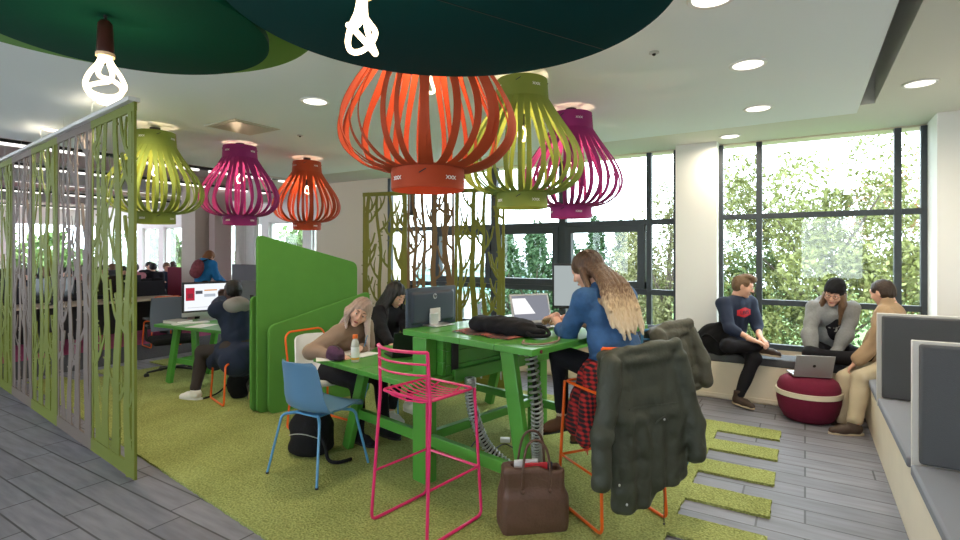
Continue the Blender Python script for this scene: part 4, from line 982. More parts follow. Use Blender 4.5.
# ================================================================== LEFT DESK WITH COMPUTER
dk=W(-3.94,6.28); dr=math.atan2(W(1.1,-.55).y,W(1.1,-.55).x)
t=thing('desk','small green painted desk with splayed legs at left','desk',(dk.x,dk.y,RUG),dr)
z=.73-RUG; mb=MB()
for k in range(3): mb.box((0,k*.24,z-.036),(1.22,k*.24+.238,z-.0003*k))
obj('top',mb,M['grn'],t,bevel=.004)
for x0,x1,y in((.30,.14,.10),(.62,.66,.10),(.30,.14,.62),(.9,1.08,.62)): obj('leg',MB().bar((x0,y,z-.036),(x1,y,0),.045,.085,(1,0,0)),M['grn'],t,bevel=.004)
obj('stretcher',MB().box((.20,.12,.24),(.65,.15,.30)),M['grn'],t,bevel=.004); obj('stretcher',MB().box((.18,.13,.24),(.22,.62,.29)),M['grn'],t,bevel=.004)
def imac(lab,pos,rz,w=.60,h=.36,chin=.06,bm='silver'):
    t=thing('computer_monitor',lab,'computer',pos,rz); # screen faces local -Y
    obj('bezel',MB().box((-w/2,-.012,.11),(w/2,.012,.11+h+.02)),M['black'],t,bevel=.004); obj('chin',MB().box((-w/2,-.013,.06),(w/2,.012,.112)),M[bm],t,bevel=.004)
    return t
ip=W(-3.46,6.62)
t=imac('large desktop computer with a web page on its screen on the green desk',V((ip.x,ip.y,.733)),RZ(.68,-.73)+PI)
obj('screen',MB().box((-.275,-.0145,.135),(.275,-.0125,.465)),emit('screen_white',(.92,.95,1),.95),t)
page=[((-.26,.26),(-.16,.42),(.55,.03,.06)),((-.15,.34),(-.07,.38),(.1,.1,.12)),((-.05,.375),(.10,.39),(.85,.35,.05)),((.13,.30),(.26,.39),(.08,.08,.10)),((.15,.31),(.20,.36),(.85,.35,.1)),((-.24,.29),(-.18,.35),(.05,.04,.05)),((-.05,.30),(.08,.335),(.55,.6,.68)),((-.24,.17),(.20,.175),(.6,.6,.62)),((.10,.18),(.14,.25),(.35,.33,.25))]
for i,(a,b,c) in enumerate(page): obj('page_picture',MB().box((a[0],-.0152,a[1]),(b[0],-.0146,b[1])),emit('page_%d'%i,c,.8),t)
mk=MB(); mk.tube([(.0+.006*math.cos(a),-.0142,.087+.006*math.sin(a)) for a in [2*PI*k/12 for k in range(12)]],.0015,5,closed=True); obj('maker_mark',mk,M['black'],t)
st=MB().bar((0,.03,.15),(0,.05,.005),.17,.006,(0,1,0)); st.box((-.10,-.06,0),(.10,.11,.008)); obj('stand',st,M['silver'],t,bevel=.002)
p=W(-3.50,6.30); t=thing('keyboard','slim white keyboard in front of the large desktop computer','keyboard',(p.x,p.y,.731),RZ(.68,-.73)+PI); obj('base',MB().box((-.2,-.05,0),(.2,.06,.012)),M['white'],t,bevel=.003); kb=MB()
for i in range(14):
    for j in range(4): kb.box((-.19+i*.0272,-.043+j*.024,.012),(-.166+i*.0272,-.022+j*.024,.016))
obj('keys',kb,M['paper'],t)['kind']='stuff'
def book(lab,pos,rz,w,d,h,mc,name='book'):
    t=thing(name,lab,'book',pos,rz); obj('pages',MB().box((-w/2+.004,-d/2+.004,.003),(w/2-.002,d/2-.004,h-.003)),M['paper'],t); c=MB().box((-w/2,-d/2,0),(w/2,d/2,.003)); c.box((-w/2,-d/2,h-.003),(w/2,d/2,h)); c.box((-w/2,-d/2,0),(-w/2+.003,d/2,h)); obj('cover',c,mc,t); return t
p=W(-3.70,6.37); book('grey closed book lying on the left end of the green desk',(p.x,p.y,.731),dr,.28,.2,.035,mat('grey_cover',(.35,.34,.33),.6))
p=W(-3.27,6.12); t=thing('paper_sheet','white paper sheet near the front edge of the green desk','paper',(p.x,p.y,.731),dr+.3); t2=obj('sheet',MB().box((-.105,-.148,0),(.105,.148,.002)),M['paper'],t)

# ================================================================== THINGS ON THE WORKTABLE
# dark monitor seen from behind
def C(u,v,z): return TT(u,v,z)
p=C(-2.98,2.62,1.052); 
t=thing('desktop_monitor','dark monitor seen from behind on the corner of the high counter','monitor',p,RT-PI/2+R(4))   # local -Y = screen side (faces -u)
f=Field((-.29,-.05,-.02),(.29,.06,.32),.006); f.box((0,.0,.135),(.262,.014,.150),rd=.012); f.box((0,.018,.135),(.22,.012,.11),rd=.012,k=.02)
obj('casing',f.mb(),mat('slate_casing',(.03,.045,.07),.35),t,smooth='full')
obj('screen',MB().box((-.25,-.0165,.0),(.25,-.0145,.275)),M['screenoff'],t)
obj('stand_plate',MB().box((-.055,.031,.02),(.055,.040,.125)),M['piping'],t,bevel=.004); obj('stand_arm',MB().box((-.02,.040,.006),(.07,.055,.09)),M['silver'],t,bevel=.005)
obj('stand_base',MB().box((-.10,.0,.0),(.11,.15,.008)),M['silver'],t,bevel=.003)
lg=MB(); lg.lathe([(.001,0),(.021,0),(.021,.0015),(.001,.0015)],28); q=obj('logo',lg,mat('logo_grey',(.35,.38,.42),.3),t); q.matrix_local=Matrix.Translation((0,.0345,.215))@Matrix.Rotation(-PI/2,4,'X')
tx=textmb('hp',.030,.0008,.0006,.25); q=obj('logo_letters',tx,M['black'],t); q.matrix_local=Matrix.Translation((0,.0375,.217))@Matrix.Rotation(PI,4,'Z')@Matrix.Rotation(PI/2,4,'X')
# laptop helper
def laptop(lab,pos,rz,w=.33,d=.225,ang=105,scr=None,m='grey_al',sh=None,rim='black',logo=None):
    t=thing('laptop',lab,'laptop',pos,rz); sh=sh or d    # opens towards local -Y
    b=obj('base',MB().box((-w/2,-d/2,0),(w/2,d/2,.016)),M[m],t,bevel=.004)
    k=MB()
    for i in range(13):
        for j in range(5): k.box((-w*.42+i*w*.0655,-.02+j*.021,.016),(-w*.42+i*w*.0655+w*.056,-.002+j*.021,.0185))
    obj('keys',k,M['black'],b)['kind']='stuff'
    obj('touchpad',MB().box((-.05,-d/2+.012,.016),(.05,-d/2+.07,.0165)),M['screenoff'],b)
    lid=obj('lid',MB().box((-w/2,0,0),(w/2,.008,sh)),M[m],t,bevel=.003); lid.matrix_local=Matrix.Translation((0,d/2-.004,.016))@Matrix.Rotation(-R(ang-90),4,'X')
    obj('bezel',MB().box((-w/2+.004,-.0015,.004),(w/2-.004,0,sh-.004)),M[rim],lid)
    sc_=obj('screen',MB().box((-w/2+.014,-.0025,.018),(w/2-.014,-.0015,sh-.014)),scr or M['screenoff'],lid)
    if logo: 
        q=obj('logo',MB().sphere((0,.0085,sh*.5),.014,14,(1,.08,1.1)),logo,lid,smooth='full')
    return t,sc_,lid
lp=W(.44,3.80); lr=RZ(-.42,.91)
t,s_,lid=laptop('open laptop with a lit grey window on screen in front of the woman in denim',V((lp.x,lp.y,1.052)),RZ(-.38,.92),ang=108,scr=emit('laptop_grey',(.30,.31,.36),.8),rim='silver')
lid.children[1].name='screen'
obj('page_picture',MB().prism([(-.15,.17),(-.145,.07),(.03,.07),(-.04,.19),(-.15,.19)],-.004,-.0028,Matrix(((1,0,0,0),(0,0,1,0),(0,1,0,0),(0,0,0,1)))),emit('page_white',(1,1,1),1.0),lid)
# glossy monitor facing the woman, pale tree reflection painted as a glowing screen
p=W(.745,4.30); t=thing('desktop_monitor','glossy black-rimmed monitor facing the woman in denim at the far end of the counter','monitor',V((p.x,p.y,1.052)),RZ(.15,.98))
obj('casing',MB().box((-.145,-.01,.08),(.145,.012,.45)),M['black'],t,bevel=.004); obj('screen',MB().box((-.13,-.0125,.105),(.13,-.0105,.435)),emit('monitor_reflection_glow',(.50,.56,.56),.75),t)
sb=MB().box((-.03,.012,.0),(.03,.03,.25)); obj('stand_arm',sb,M['silver'],t); obj('stand_base',MB().box((-.11,-.07,0),(.11,.1,.012)),M['silver'],t,bevel=.003)
p=W(.70,4.22); 
t=thing('keyboard','white keyboard in front of the glossy monitor','keyboard',V((*W(.80,4.08).xy,1.052)),RZ(.15,.98)); obj('base',MB().box((-.15,-.05,0),(.15,.05,.012)),M['white'],t,bevel=.003); kb=MB()
for i in range(11):
    for j in range(4): kb.box((-.142+i*.0262,-.043+j*.023,.012),(-.119+i*.0262,-.024+j*.023,.015))
obj('keys',kb,M['paper'],t)['kind']='stuff'
# black backpack lying on counter with patterned cloth
t=thing('backpack','flat black backpack lying on the high counter','backpack',C(-2.30,2.66,1.062),RT+R(6))
f=Field((-.30,-.20,-.02),(.42,.20,.14),.007); f.ell((0,0,.045),(.24,.12,.048)).box((-.02,0,.035),(.21,.10,.035),rd=.03,k=.03).ell((.23,-.02,.03),(.10,.06,.03),k=.03).ell((-.06,-.03,.075),(.14,.07,.022),k=.02).cut((0,0,.0),(0,0,-1)).wrinkle(.009,34,3)
obj('body',f.mb(),M['blackf'],t,smooth='full')
mb=MB(); mb.tube(catmull([(.20,.03,.05),(.27,.07,.045),(.34,.03,.02),(.36,-.05,.012),(.28,-.09,.012),(.20,-.05,.04)],6),.012,8); obj('strap',mb,M['blackf'],t,smooth=True)
mb=MB(); mb.tube(catmull([(-.17,-.07,.075),(-.05,-.10,.07),(.10,-.08,.07),(.16,0,.07)],6),.004,6); obj('zip',mb,M['greypart'],t,smooth=True)
rows=[]; rr=random.Random(5)
for i in range(6):
    rows.append([(-.25+.5*k/12,-.155+.05*i+.012*math.sin(k*1.3+i),.006+.005*math.sin(k*1.1+i*.7)) for k in range(13)])
t=thing('patterned_scarf','red and black patterned cloth under the black backpack','scarf',C(-2.34,2.62,1.052),RT); obj('cloth',MB().grid(rows,.006),plaid('folk_cloth',(.55,.14,.10),(.03,.03,.03),60),t,smooth=True)
mb=MB(); mb.tube(catmull([C(-1.99,2.50,1.058),C(-1.93,2.42,1.058),C(-1.84,2.46,1.058),C(-1.83,2.62,1.058),C(-1.90,2.74,1.058)],6),.007,6); o=obj('cable',mb,M['tan'],smooth=True); tag(o,'tan looped strap lying at the edge of the high counter','strap')
# low table things
laptop('open black laptop on the low table, its lid towards the pink stool',V((*TT(-3.40,2.70).xy,.752)),RT+PI/2+R(-18)+PI,w=.30,d=.2,ang=104,m='black')
t=thing('juice_bottle','small orange juice bottle with an orange cap on the low table','bottle',V((*W(-.965,4.02).xy,.752)))
obj('bottle_body',MB().lathe([(.001,0),(.028,0),(.031,.006),(.031,.13),(.026,.155),(.016,.175),(.016,.185),(.001,.185)],24),mat('clear_plastic',(.55,.52,.45),.15),t,smooth=True)
obj('juice',MB().lathe([(.0315,.02),(.0318,.022),(.0318,.075),(.0315,.078)],24,close=False),M['juice'],t,smooth=True)
obj('label',MB().lathe([(.0322,.035),(.0324,.037),(.0324,.115),(.0322,.117)],24,close=False),M['paper'],t,smooth=True)
obj('cap',MB().lathe([(.001,.18),(.020,.18),(.020,.208),(.001,.21)],20),M['cap'],t,smooth=True)
f=Field((-.12,-.09,-.01),(.12,.09,.14),.006); f.ell((0,0,.05),(.082,.05,.052)).box((0,0,.03),(.078,.045,.028),rd=.02,k=.02).wrinkle(.006,60,5)
t=thing('pencil_case','purple furry pencil case on the low table edge','pencil case',V((*W(-1.14,4.09).xy,.757)),RT); obj('pouch',f.mb(),M['purple'],t,smooth='full'); obj('zip',MB().tube(catmull([(-.07,0,.085),(-.03,.0,.102),(.03,0,.102),(.07,0,.085)],5),.004,6),M['black'],t,smooth=True)
for k,(x,y,a,lab) in enumerate(((-1.02,4.34,.2,'open white notebook page under the blonde woman\'s hand'),(-1.22,4.20,-.5,'white sheet under the purple pencil case'))):
    t=thing('notebook' if k==0 else 'paper_sheet',lab,'paper',V((*W(x,y).xy,.751 if k==0 else .7505)),RT+a); obj('page',MB().box((-.15,-.1,0),(.15,.1,.006 if k==0 else .0015)),M['paper'],t)
# black bag on rug behind blue chair
t=thing('backpack','black backpack slumped on the rug behind the blue chair','backpack',V((*W(-1.34,4.14).xy,RUG+.002)),R(20))
f=Field((-.26,-.22,-.02),(.3,.22,.42),.009); f.ell((0,0,.17),(.17,.13,.18)).ell((.03,-.08,.12),(.13,.08,.11),k=.04).ell((0,0,.05),(.18,.14,.07),k=.04).cut((0,0,0),(0,0,-1)).wrinkle(.012,26,8); obj('body',f.mb(),M['blackf'],t,smooth='full')
obj('strap',MB().tube(catmull([(.10,-.12,.25),(.2,-.16,.12),(.24,-.18,.02),(.33,-.2,.015),(.40,-.12,.015)],6),.013,8),M['blackf'],t,smooth=True); obj('handle',MB().tube(catmull([(-.04,0,.33),(-.03,0,.38),(.03,0,.38),(.04,0,.33)],5),.008,6),M['blackf'],t,smooth=True)
obj('zip',MB().tube(catmull([(-.10,-.155,.17),(-.03,-.175,.19),(.05,-.175,.19),(.14,-.15,.16)],5),.004,6),M['silver'],t,smooth=True)
# tote bag
tp_=W(.315,3.0); t=thing('tote_bag','brown leather tote bag standing on the rug by the green table leg','handbag',V((tp_.x,tp_.y,RUG+.002)),RZ(0,-1)+PI+R(8))
f=Field((-.26,-.16,-.02),(.26,.16,.44),.008)
f.box((-.01,0,.10),(.185,.075,.11),rd=.025).box((-.015,0,.20),(.168,.062,.155),rd=.02,k=.05)
f.box((0,0,.32),(.145,.045,.19),rd=.02,k=.01,sub=True).ell((.10,0,.39),(.10,.12,.07),k=.02,sub=True).cut((0,0,0),(0,0,-1)).wrinkle(.009,18,9); obj('bag_body',f.mb(),M['tote'],t,smooth='full')
for y,h in((-.065,.19),(.06,.22)): obj('handle',MB().tube(catmull([(-.085,y,.22),(-.088,y*1.1,.32),(-.06,y*.8,.32+h*.8),(0,y*.6,.32+h),(.055,y*.8,.32+h*.75),(.075,y*1.1,.33),(.07,y,.22)],6),.0075,8),M['tote'],t,smooth=True)
for x in(-.085,.07): obj('stitch_loop',MB().sphere((x,-.078,.235),.012,10),M['tote'],t,smooth='full')
for lab,x0,c,h,n_ in(('red folder edge sticking out of the brown tote bag',-.02,(.60,.03,.04),.375,'folder'),('white paper edge sticking out of the brown tote bag',-.07,(.75,.75,.75),.39,'folder'),('navy folded cloth tucked in the brown tote bag',.02,(.03,.04,.09),.36,'cloth')):
    q=obj(n_,MB().box((x0-.05,-.004,.12),(x0+.09,.008,h)),mat(n_+lab[:4],c,.6),bevel=.003); q.matrix_world=Matrix.Translation((tp_.x,tp_.y,RUG))@Matrix.Rotation(RZ(0,-1)+PI+R(8),4,'Z')@Matrix.Translation((0,{'r':-.02,'w':.0,'n':.018}[lab[0]],0)); tag(q,lab,n_)

# ================================================================== WINDOW LEDGE THINGS
obj_=MB().box((-1.28,6.19,.405),(.46,6.54,.485)); o=obj('seat_cushion',obj_,M['cushion2'],bevel=.012); tag(o,'long dark grey cushion on the window ledge bench','cushion')
def blob(name,lab,cat,pos,rz,rs,m,amp=.012,extra=None):
    t=thing(name,lab,cat,pos,rz); f=Field((-rs[0]-.08,-rs[1]-.08,-.02),(rs[0]+.08,rs[1]+.08,rs[2]*1.2+.08),.009); f.ell((0,0,rs[2]*.4),(rs[0],rs[1],rs[2]*.6)).ell((rs[0]*.3,-.02,rs[2]*.5),(rs[0]*.5,rs[1]*.7,rs[2]*.6),k=.05).cut((0,0,0),(0,0,-1)).wrinkle(amp,24,11)
    obj('body',f.mb(),m,t,smooth='full'); obj('strap',MB().tube(catmull([(-rs[0]*.7,-rs[1]*.6,rs[2]*.5),(-rs[0]*.2,-rs[1]*1.05,rs[2]*.7),(rs[0]*.5,-rs[1],rs[2]*.3)],6),.01,8),M['blackf'],t,smooth=True); return t
p=W(1.98,5.93); blob('jacket','dark blue-black jacket heaped on the window ledge behind the two parkas','jacket',V((p.x,p.y,.49)),0,(.22,.15,.26),mat('navy_nylon',(.012,.018,.04),.55,bump=.3,bscale=30))
p=W(2.60,5.78); blob('backpack','black backpack on the grey ledge cushion left of the boy in navy','backpack',V((p.x,p.y,.487)),0,(.19,.13,.30),M['blackf'])

# ================================================================== RIGHT BENCH WITH DIVIDERS
t=thing('booth_bench','long wooden booth bench with grey seat cushions along the right wall','bench',(0,0,0))
obj('plinth',MB().box((.49,-1.0,0),(1.44,6.16,.41)),M['ply'],t,bevel=.005)
ds=[6.05,5.09,3.62,2.15,.68,-.8]
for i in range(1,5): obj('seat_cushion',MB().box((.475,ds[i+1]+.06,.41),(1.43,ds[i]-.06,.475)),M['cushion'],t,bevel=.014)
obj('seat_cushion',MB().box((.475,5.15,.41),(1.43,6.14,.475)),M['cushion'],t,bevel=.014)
dv=None
labs=['grey upholstered booth divider nearest the window','grey upholstered booth divider in the middle','third grey booth divider, nearest the camera']
for i,v in enumerate((5.09,3.62)):
    t=thing('booth_divider',labs[i],'divider',(.475+.012*i,v,.0),0,'upholstered booth dividers')
    obj('core_panel',MB().box((0,-.014,.40),(.98,.014,1.125)),M['piping'],t,bevel=.004)
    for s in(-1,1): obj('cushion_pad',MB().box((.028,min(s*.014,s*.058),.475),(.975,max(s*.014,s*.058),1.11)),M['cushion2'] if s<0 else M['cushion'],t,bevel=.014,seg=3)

# ================================================================== POUF + LAPTOP
pp=W(3.145,4.98); t=thing('pouf','round burgundy pouf with a pale wooden ring by the window ledge','pouf',(pp.x,pp.y,0))
obj('base',MB().lathe([(.001,.0),(.17,.0),(.205,.02),(.25,.10),(.268,.19),(.268,.245),(.001,.245)],48),M['pouf'],t,smooth=True,angle=60)
obj('wood_band',MB().lathe([(.262,.243),(.277,.243),(.277,.288),(.262,.288),(.262,.243)],48,close=False),M['ply'],t,smooth=True)
obj('seat_pad',MB().lathe([(.001,.285),(.262,.285),(.262,.32),(.24,.375),(.20,.405),(.10,.42),(.001,.424)],48),M['pouf'],t,smooth=True,angle=60)
laptop('silver laptop open on the burgundy pouf, lid towards us',V((pp.x,pp.y+.0,.424)),RZ(-.25,-.97)+PI+PI,w=.32,d=.22,ang=112,m='grey_al',logo=M['black'])

# ================================================================== OFFICE FURNITURE
o1=thing('office_desk','long pale office desk with dark modesty panel, nearest row','desk',(-10.5,3.2,0))
obj('top',MB().box((-.4,-4.2,.71),(.4,2.3,.74)),M['desk'],o1,bevel=.003); obj('modesty_panel',MB().box((-.3,-4.2,.1),(-.27,2.3,.70)),M['black'],o1)
obj('back_screen',MB().box((-.43,-4.2,.74),(-.40,2.3,1.03)),mat('dark_acoustic',(.02,.02,.03),.9),o1)
for y in(-4.1,-2,0.1,2.2): obj('leg',MB().box((-.35,y-.03,0),(.35,y+.03,.71)),M['black'],o1)
o2=dup(o1,(-13.6,4.2,0),0,'long pale office desk, second row'); o3=dup(o1,(-16.8,5.0,0),0,'long pale office desk, farthest row')
def backmon(lab,pos,rz,first=[None]):
    if first[0] is None:
        t=thing('office_monitor',lab,'monitor',pos,rz,'black monitors on the office desks'); obj('casing',MB().box((-.29,-.015,.10),(.29,.015,.45)),M['black'],t,bevel=.004); obj('screen',MB().box((-.275,-.018,.115),(.275,-.015,.435)),M['screenoff'],t)
        st=MB().box((-.03,.01,.01),(.03,.03,.2)); st.box((-.12,-.07,0),(.12,.09,.012)); obj('stand',st,M['black'],t); first[0]=t; return t
    return dup(first[0],pos,rz,lab)
k=0
for (u,v0,row) in ((-10.35,-.6,'nearest'),(-13.5,.6,'second'),(-16.7,1.5,'farthest')):
    for j in range(7):
        backmon('black office monitor, %s from the left on the %s desk row'%(['first','second','third','fourth','fifth','sixth','seventh'][j],row),V((u,v0+j*.82,.742)),PI/2+R(((k*37)%17)-8)); k+=1
t=thing('low_partition','maroon low partition behind the office desks','partition',W(-6.75,11.9)); obj('panel',MB().box((-.7,-.03,0),(.45,.03,1.25)),M['redpart'],t,bevel=.01); obj('foot',MB().box((-.6,-.2,0),(-.5,.2,.02)),M['black'],t)
t=thing('low_partition','grey low partition left of the green felt screen','partition',W(-4.15,9.2),R(-10)); obj('panel',MB().box((-.5,-.03,0),(.6,.03,1.38)),M['greypart'],t,bevel=.01); obj('foot',MB().box((-.4,-.2,0),(-.3,.2,.02)),M['black'],t)
t=thing('office_monitor','blue-grey monitor in front of the grey partition','monitor',V((*W(-3.5,8.0).xy,.74)),R(20)); obj('casing',MB().box((-.2,-.015,.12),(.2,.015,.42)),M['cushion'],t,bevel=.004); obj('stand',MB().box((-.03,-.02,-.74),(.03,.02,.2)),M['black'],t)

# ================================================================== PEOPLE
def loc(x,y,z=0): w=W(x,y); return V((w.x,w.y,z))
def tolocal(o,rz,p):          # world point -> figure local
    return Matrix.Rotation(-rz,3,'Z')@(V(p)-V(o))
def camL(o,rz):               # px,py,depth -> figure local
    return lambda px,py,d: tolocal(o,rz,P(px,py,d))
def project(mbp,target,Mx,offset=.003,dirn=None):
    """lay flat artwork on a garment mesh: Mx places it, ray along its -z"""
    me=target.data; bvh=BVHTree.FromPolygons([v.co for v in me.vertices],[tuple(p.vertices) for p in me.polygons])
    n=(Mx.to_3x3()@V((0,0,1))).normalized(); out=[]
    for p in mbp.v:
        q=Mx@V((p[0],p[1],0)); h=bvh.ray_cast(q+n*.15,-n,.4); out.append(tuple((h[0] if h[0] is not None else q)+n*offset))
    mbp.v=out; return mbp

# ---- woman in denim on the orange stool
o=loc(.85,3.22); rz=OR; L=camL(o,rz)
lh=L(544,320,3.66); rh=L(557,320,3.62)
fg=Fig('woman with long ombre hair in a blue denim shirt typing on the orange stool',o,rz,(0,-.01,.865),lean=(-.03,.27,1),twist=R(2),look=(-.42,.80,-.42),hup=(-.1,.25,1),headoff=(-.02,.03,0),
    wr=[lh+V((.02,-.10,.035)),rh+V((.02,-.10,.03))],elp=[(-.30,-.5,-1.3),(.5,-.3,-1)],an=[(-.17,.36,.50),(.05,.30,.42)],knp=[(-.2,1,.5),(.2,1,.5)],h=.010)
hd={-1:((.05,1,-.25),(0,-.25,-1),.35),1:((-.25,1,-.25),(0,-.25,-1),.35)}
fg.build_body(hd,.005); face_parts(fg.body,fg.HM)
def ext(f,s):
    f.cone(s.neck+s.ac*-.05,s.neck+s.ac*.05-s.fw*.02,.035,.035,.02)
    for q in(-1,1): f.cone(s.el[q]+(s.wr[q]-s.el[q])*.16,s.el[q]+(s.wr[q]-s.el[q])*.28,.050,.048,.004)
    f.ell(s.waist,(.165,.128,.17),s.torR,k=.05); w=s.pel+s.ld*.10; f.ell(w,(.178,.142,.022),s.torR,k=.008)
tp1=fg.top(M['denim'],'denim_shirt',sleeve=.30,extra=.013,bottom=-.02,fold=.009,seed=4,h=.008,ext=ext,flare=.014,loose=1.02)
fg.trousers(M['blackcl'],'leggings',extra=.004,end=.9,fold=.003,h=.010)
# plaid shirt tied round the waist, hanging at her left side
f=Field((-.34,-.26,.30),(.26,.34,1.08),.010); p=fg.pel
f.ell(p+V((0,0,.03)),(.185,.15,.055),fg.torR,k=.02).cone(p+V((-.15,.06,.02)),p+V((-.22,.10,-.32)),.055,.075,.03).cone(p+V((-.12,.12,0)),p+V((-.16,.21,-.30)),.05,.06,.03).cone(p+V((-.19,.0,.0)),p+V((-.24,-.02,-.36)),.045,.06,.03)
f.wrinkle(.014,34,7,(1,1,.3)); pl=obj('tied_plaid_shirt',f.mb(),plaid('red_tartan',(.42,.02,.02),(.012,.01,.015),75),fg.root,smooth='full'); tag(pl,'red and black plaid shirt tied round the waist')
fr=MB(); 
for k in range(9): fr.tube([p+V((-.17-.012*k,.16-.03*k,-.34)),p+V((-.18-.012*k,.17-.03*k,-.45))],.003,5)
obj('fringe',fr,M['red'],pl,smooth=True)
for q,tz,pt in((-1,(-.85,.5),-.25),(1,(-.8,.55),-.20)):
    a=fg.an[q]; c=MB(); d=(fg.an[q]-fg.kn[q]).normalized(); c.tube([a-d*.10,a+d*.02],.041,12); obj('sock',c,M['sock'],fg.root,smooth=True)
    shoe(fg.root,a,tz,M['brownshoe'],pitch=pt,laces=M['darkshoe'])
HL=fg.HM.inverted(); back=(HL.to_3x3()@(fg.pel+fg.ld*.25-fg.fw*.16-fg.head)); 
def hb(f):
    cap_hair(f,.013)
    rr=random.Random(4); ax=HL.to_3x3()@fg.ac; dn=HL.to_3x3()@(-fg.ld)
    for k in range(30):
        u=-1+k/14.5; lay=rr.uniform(0,.018); st=V((u*.066,-.045-.04*(1-u*u),.01)); m1=HL@(fg.neck+fg.ac*(u*.080)-fg.fw*(.080+lay)+fg.ld*.03); m2=HL@(fg.neck+fg.ac*(u*.110+.01)-fg.fw*(.120+lay)-fg.ld*.12); en=HL@(fg.neck+fg.ac*(u*.105+.025+rr.uniform(-.02,.02))-fg.fw*(.135+lay)-fg.ld*(.33+rr.uniform(-.05,.03)-.05*abs(u)))
        c_=catmull([st,m1,m2,en],4); n_=len(c_)-1
        for i in range(n_): r0=.024-.016*(i/n_)**2; r1=.024-.016*((i+1)/n_)**2; f.cone(c_[i],c_[i+1],r0,r1,.007)
    for s in(-1,1): f.cone((s*.075,.0,.0),HL@(fg.neck+fg.ac*s*.10+fg.fw*.0-fg.ld*.03),.024,.020,.012).cone(HL@(fg.neck+fg.ac*s*.10+fg.fw*.0-fg.ld*.03),HL@(fg.chest+fg.ac*s*.10-fg.fw*.16),.020,.010,.012)
hz=fg.head.z
hm=ramp_z('ombre_hair',[(0,(.70,.60,.44)),(.36,(.55,.40,.24)),(.60,(.13,.065,.028)),(1,(.030,.012,.007))],hz-.42,hz+.13,.5,bump=.6,noise=.55,sscale=(110,110,5))
fg.hairfield(hb,hm,h=.006,lo=(-.26,-.34,-.55),hi=(.26,.16,.15),ridge=.0014)

# ---- blonde woman leaning on the low table
o=loc(-1.27,4.66); rz=RZ(.80,-.55); L=camL(o,rz)
w0=L(334,355,4.15); w1=L(360,348,4.36)
hdp=L(355,314,4.50)
fg=Fig('blonde woman in a tan sweater leaning on the low table with her head tilted',o,rz,(0,-.02,.54),lean=(.05,.60,1),twist=R(8),look=L(350,352,3.7)-hdp,hup=tolocal((0,0,0),rz,W(.42,.1,.85)),headoff=(.02,.0,-.01),
    wr=[w1,w0],elp=[(-.8,-.3,-.6),(.9,-.5,-.5)],an=[(-.1,.48,.11),(.14,.42,.11)],h=.010)
fg.build_body({-1:(tolocal((0,0,0),rz,W(-.2,-.9,-.2)),(0,0,-1),.6),1:(tolocal((0,0,0),rz,W(.9,-.2,-.1)),(0,0,-1),.4)},.005); face_parts(fg.body,fg.HM,brow=M['hairlight'])
fg.top(M['tan'],'sweater',sleeve=.98,extra=.012,bottom=-.04,fold=.008,seed=9,h=.009)
fg.trousers(M['blackcl'],extra=.008,end=.95)
for q in(-1,1): shoe(fg.root,fg.an[q],(0,1),M['blackcl'])
def hb(f):
    cap_hair(f,.014); HL=fg.HM.inverted(); dn=HL.to_3x3()@V((0,0,-1)); rr=random.Random(2)
    for s in(-1,1):
        for k in range(8):
            a=V((s*(.070+.004*k%3*.003),.045-.018*k,.015)); 
            mid=a+V((s*.022,.0,-.06))*1.0; en=mid+dn*((.21 if s<0 else .10)+rr.uniform(-.02,.04))+V((s*.01,.0,0)); f.cone(a,mid,.024,.022,.012).cone(mid,en,.023,.010,.012)
    for k in range(7):
        u=-1+k/3; a=V((u*.06,-.07,-.01)); en=HL@(fg.neck-fg.fw*.085+fg.ac*u*.09-fg.ld*.08); f.cone(a,en,.028,.018,.015)
hm=ramp_z('blonde_hair',[(0,(.60,.45,.40)),(.5,(.56,.42,.36)),(.8,(.36,.25,.20)),(1,(.26,.17,.13))],fg.head.z-.3,fg.head.z+.12,.5,bump=.4,noise=.4,sscale=(85,85,8))
fg.hairfield(hb,hm,h=.006,lo=(-.24,-.26,-.36),hi=(.24,.2,.16))
# pen
pn=MB().tube([fg.wr[-1]+V((.0,.05,.02)),fg.wr[-1]+V((.03,.12,.12))],.004,6); 
q=obj('pen',pn,M['bluem'],smooth=True); q.matrix_world=Matrix.Translation(o)@Matrix.Rotation(rz,4,'Z'); tag(q,'thin pen in the writing hand of the blonde woman','pen')

# ---- dark haired person behind the monitor
o=loc(-.97,5.36); rz=RZ(.80,-.55); L=camL(o,rz)
fg=Fig('person with long black hair in black, half hidden behind the dark monitor',o,rz,(0,-.02,.54),lean=(.0,.16,1),look=(0,.9,-.5),headoff=(.0,0,0),
    wr=[L(410,345,4.95),L(392,347,4.75)],elp=[(-.8,-.3,-.6),(.9,-.3,-.6)],an=[(.02,.34,.11),(.34,.40,.11)],h=.011)
fg.build_body(None,.006); face_parts(fg.body,fg.HM)
fg.top(M['blackcl'],'black_top',sleeve=.97,extra=.014,bottom=-.05,fold=.008,seed=12); fg.trousers(M['blackcl'],extra=.006,end=.86)
for q in(-1,1): shoe(fg.root,fg.an[q],(.1,1),M['whiteshoe'],sole_m=M['white'])
def hb(f):
    cap_hair(f,.014); HL=fg.HM.inverted(); 
    for s in(-1,1):
        for k in range(6):
            a=V((s*.072,.045-.022*k,.01)); m_=HL@(fg.neck+fg.ac*s*.10+fg.fw*(.05-.025*k)); en=HL@(fg.chest+fg.ac*s*.13+fg.fw*(.10-.035*k)); f.cone(a,m_,.026,.024,.012).cone(m_,en,.024,.010,.012)
    for k in range(7):
        u=-1+k/3; f.cone(V((u*.06,-.07,-.01)),HL@(fg.chest-fg.fw*.12+fg.ac*u*.11),.028,.016,.015)
fg.hairfield(hb,M['hairblack'],h=.007,lo=(-.26,-.34,-.5),hi=(.26,.22,.16))

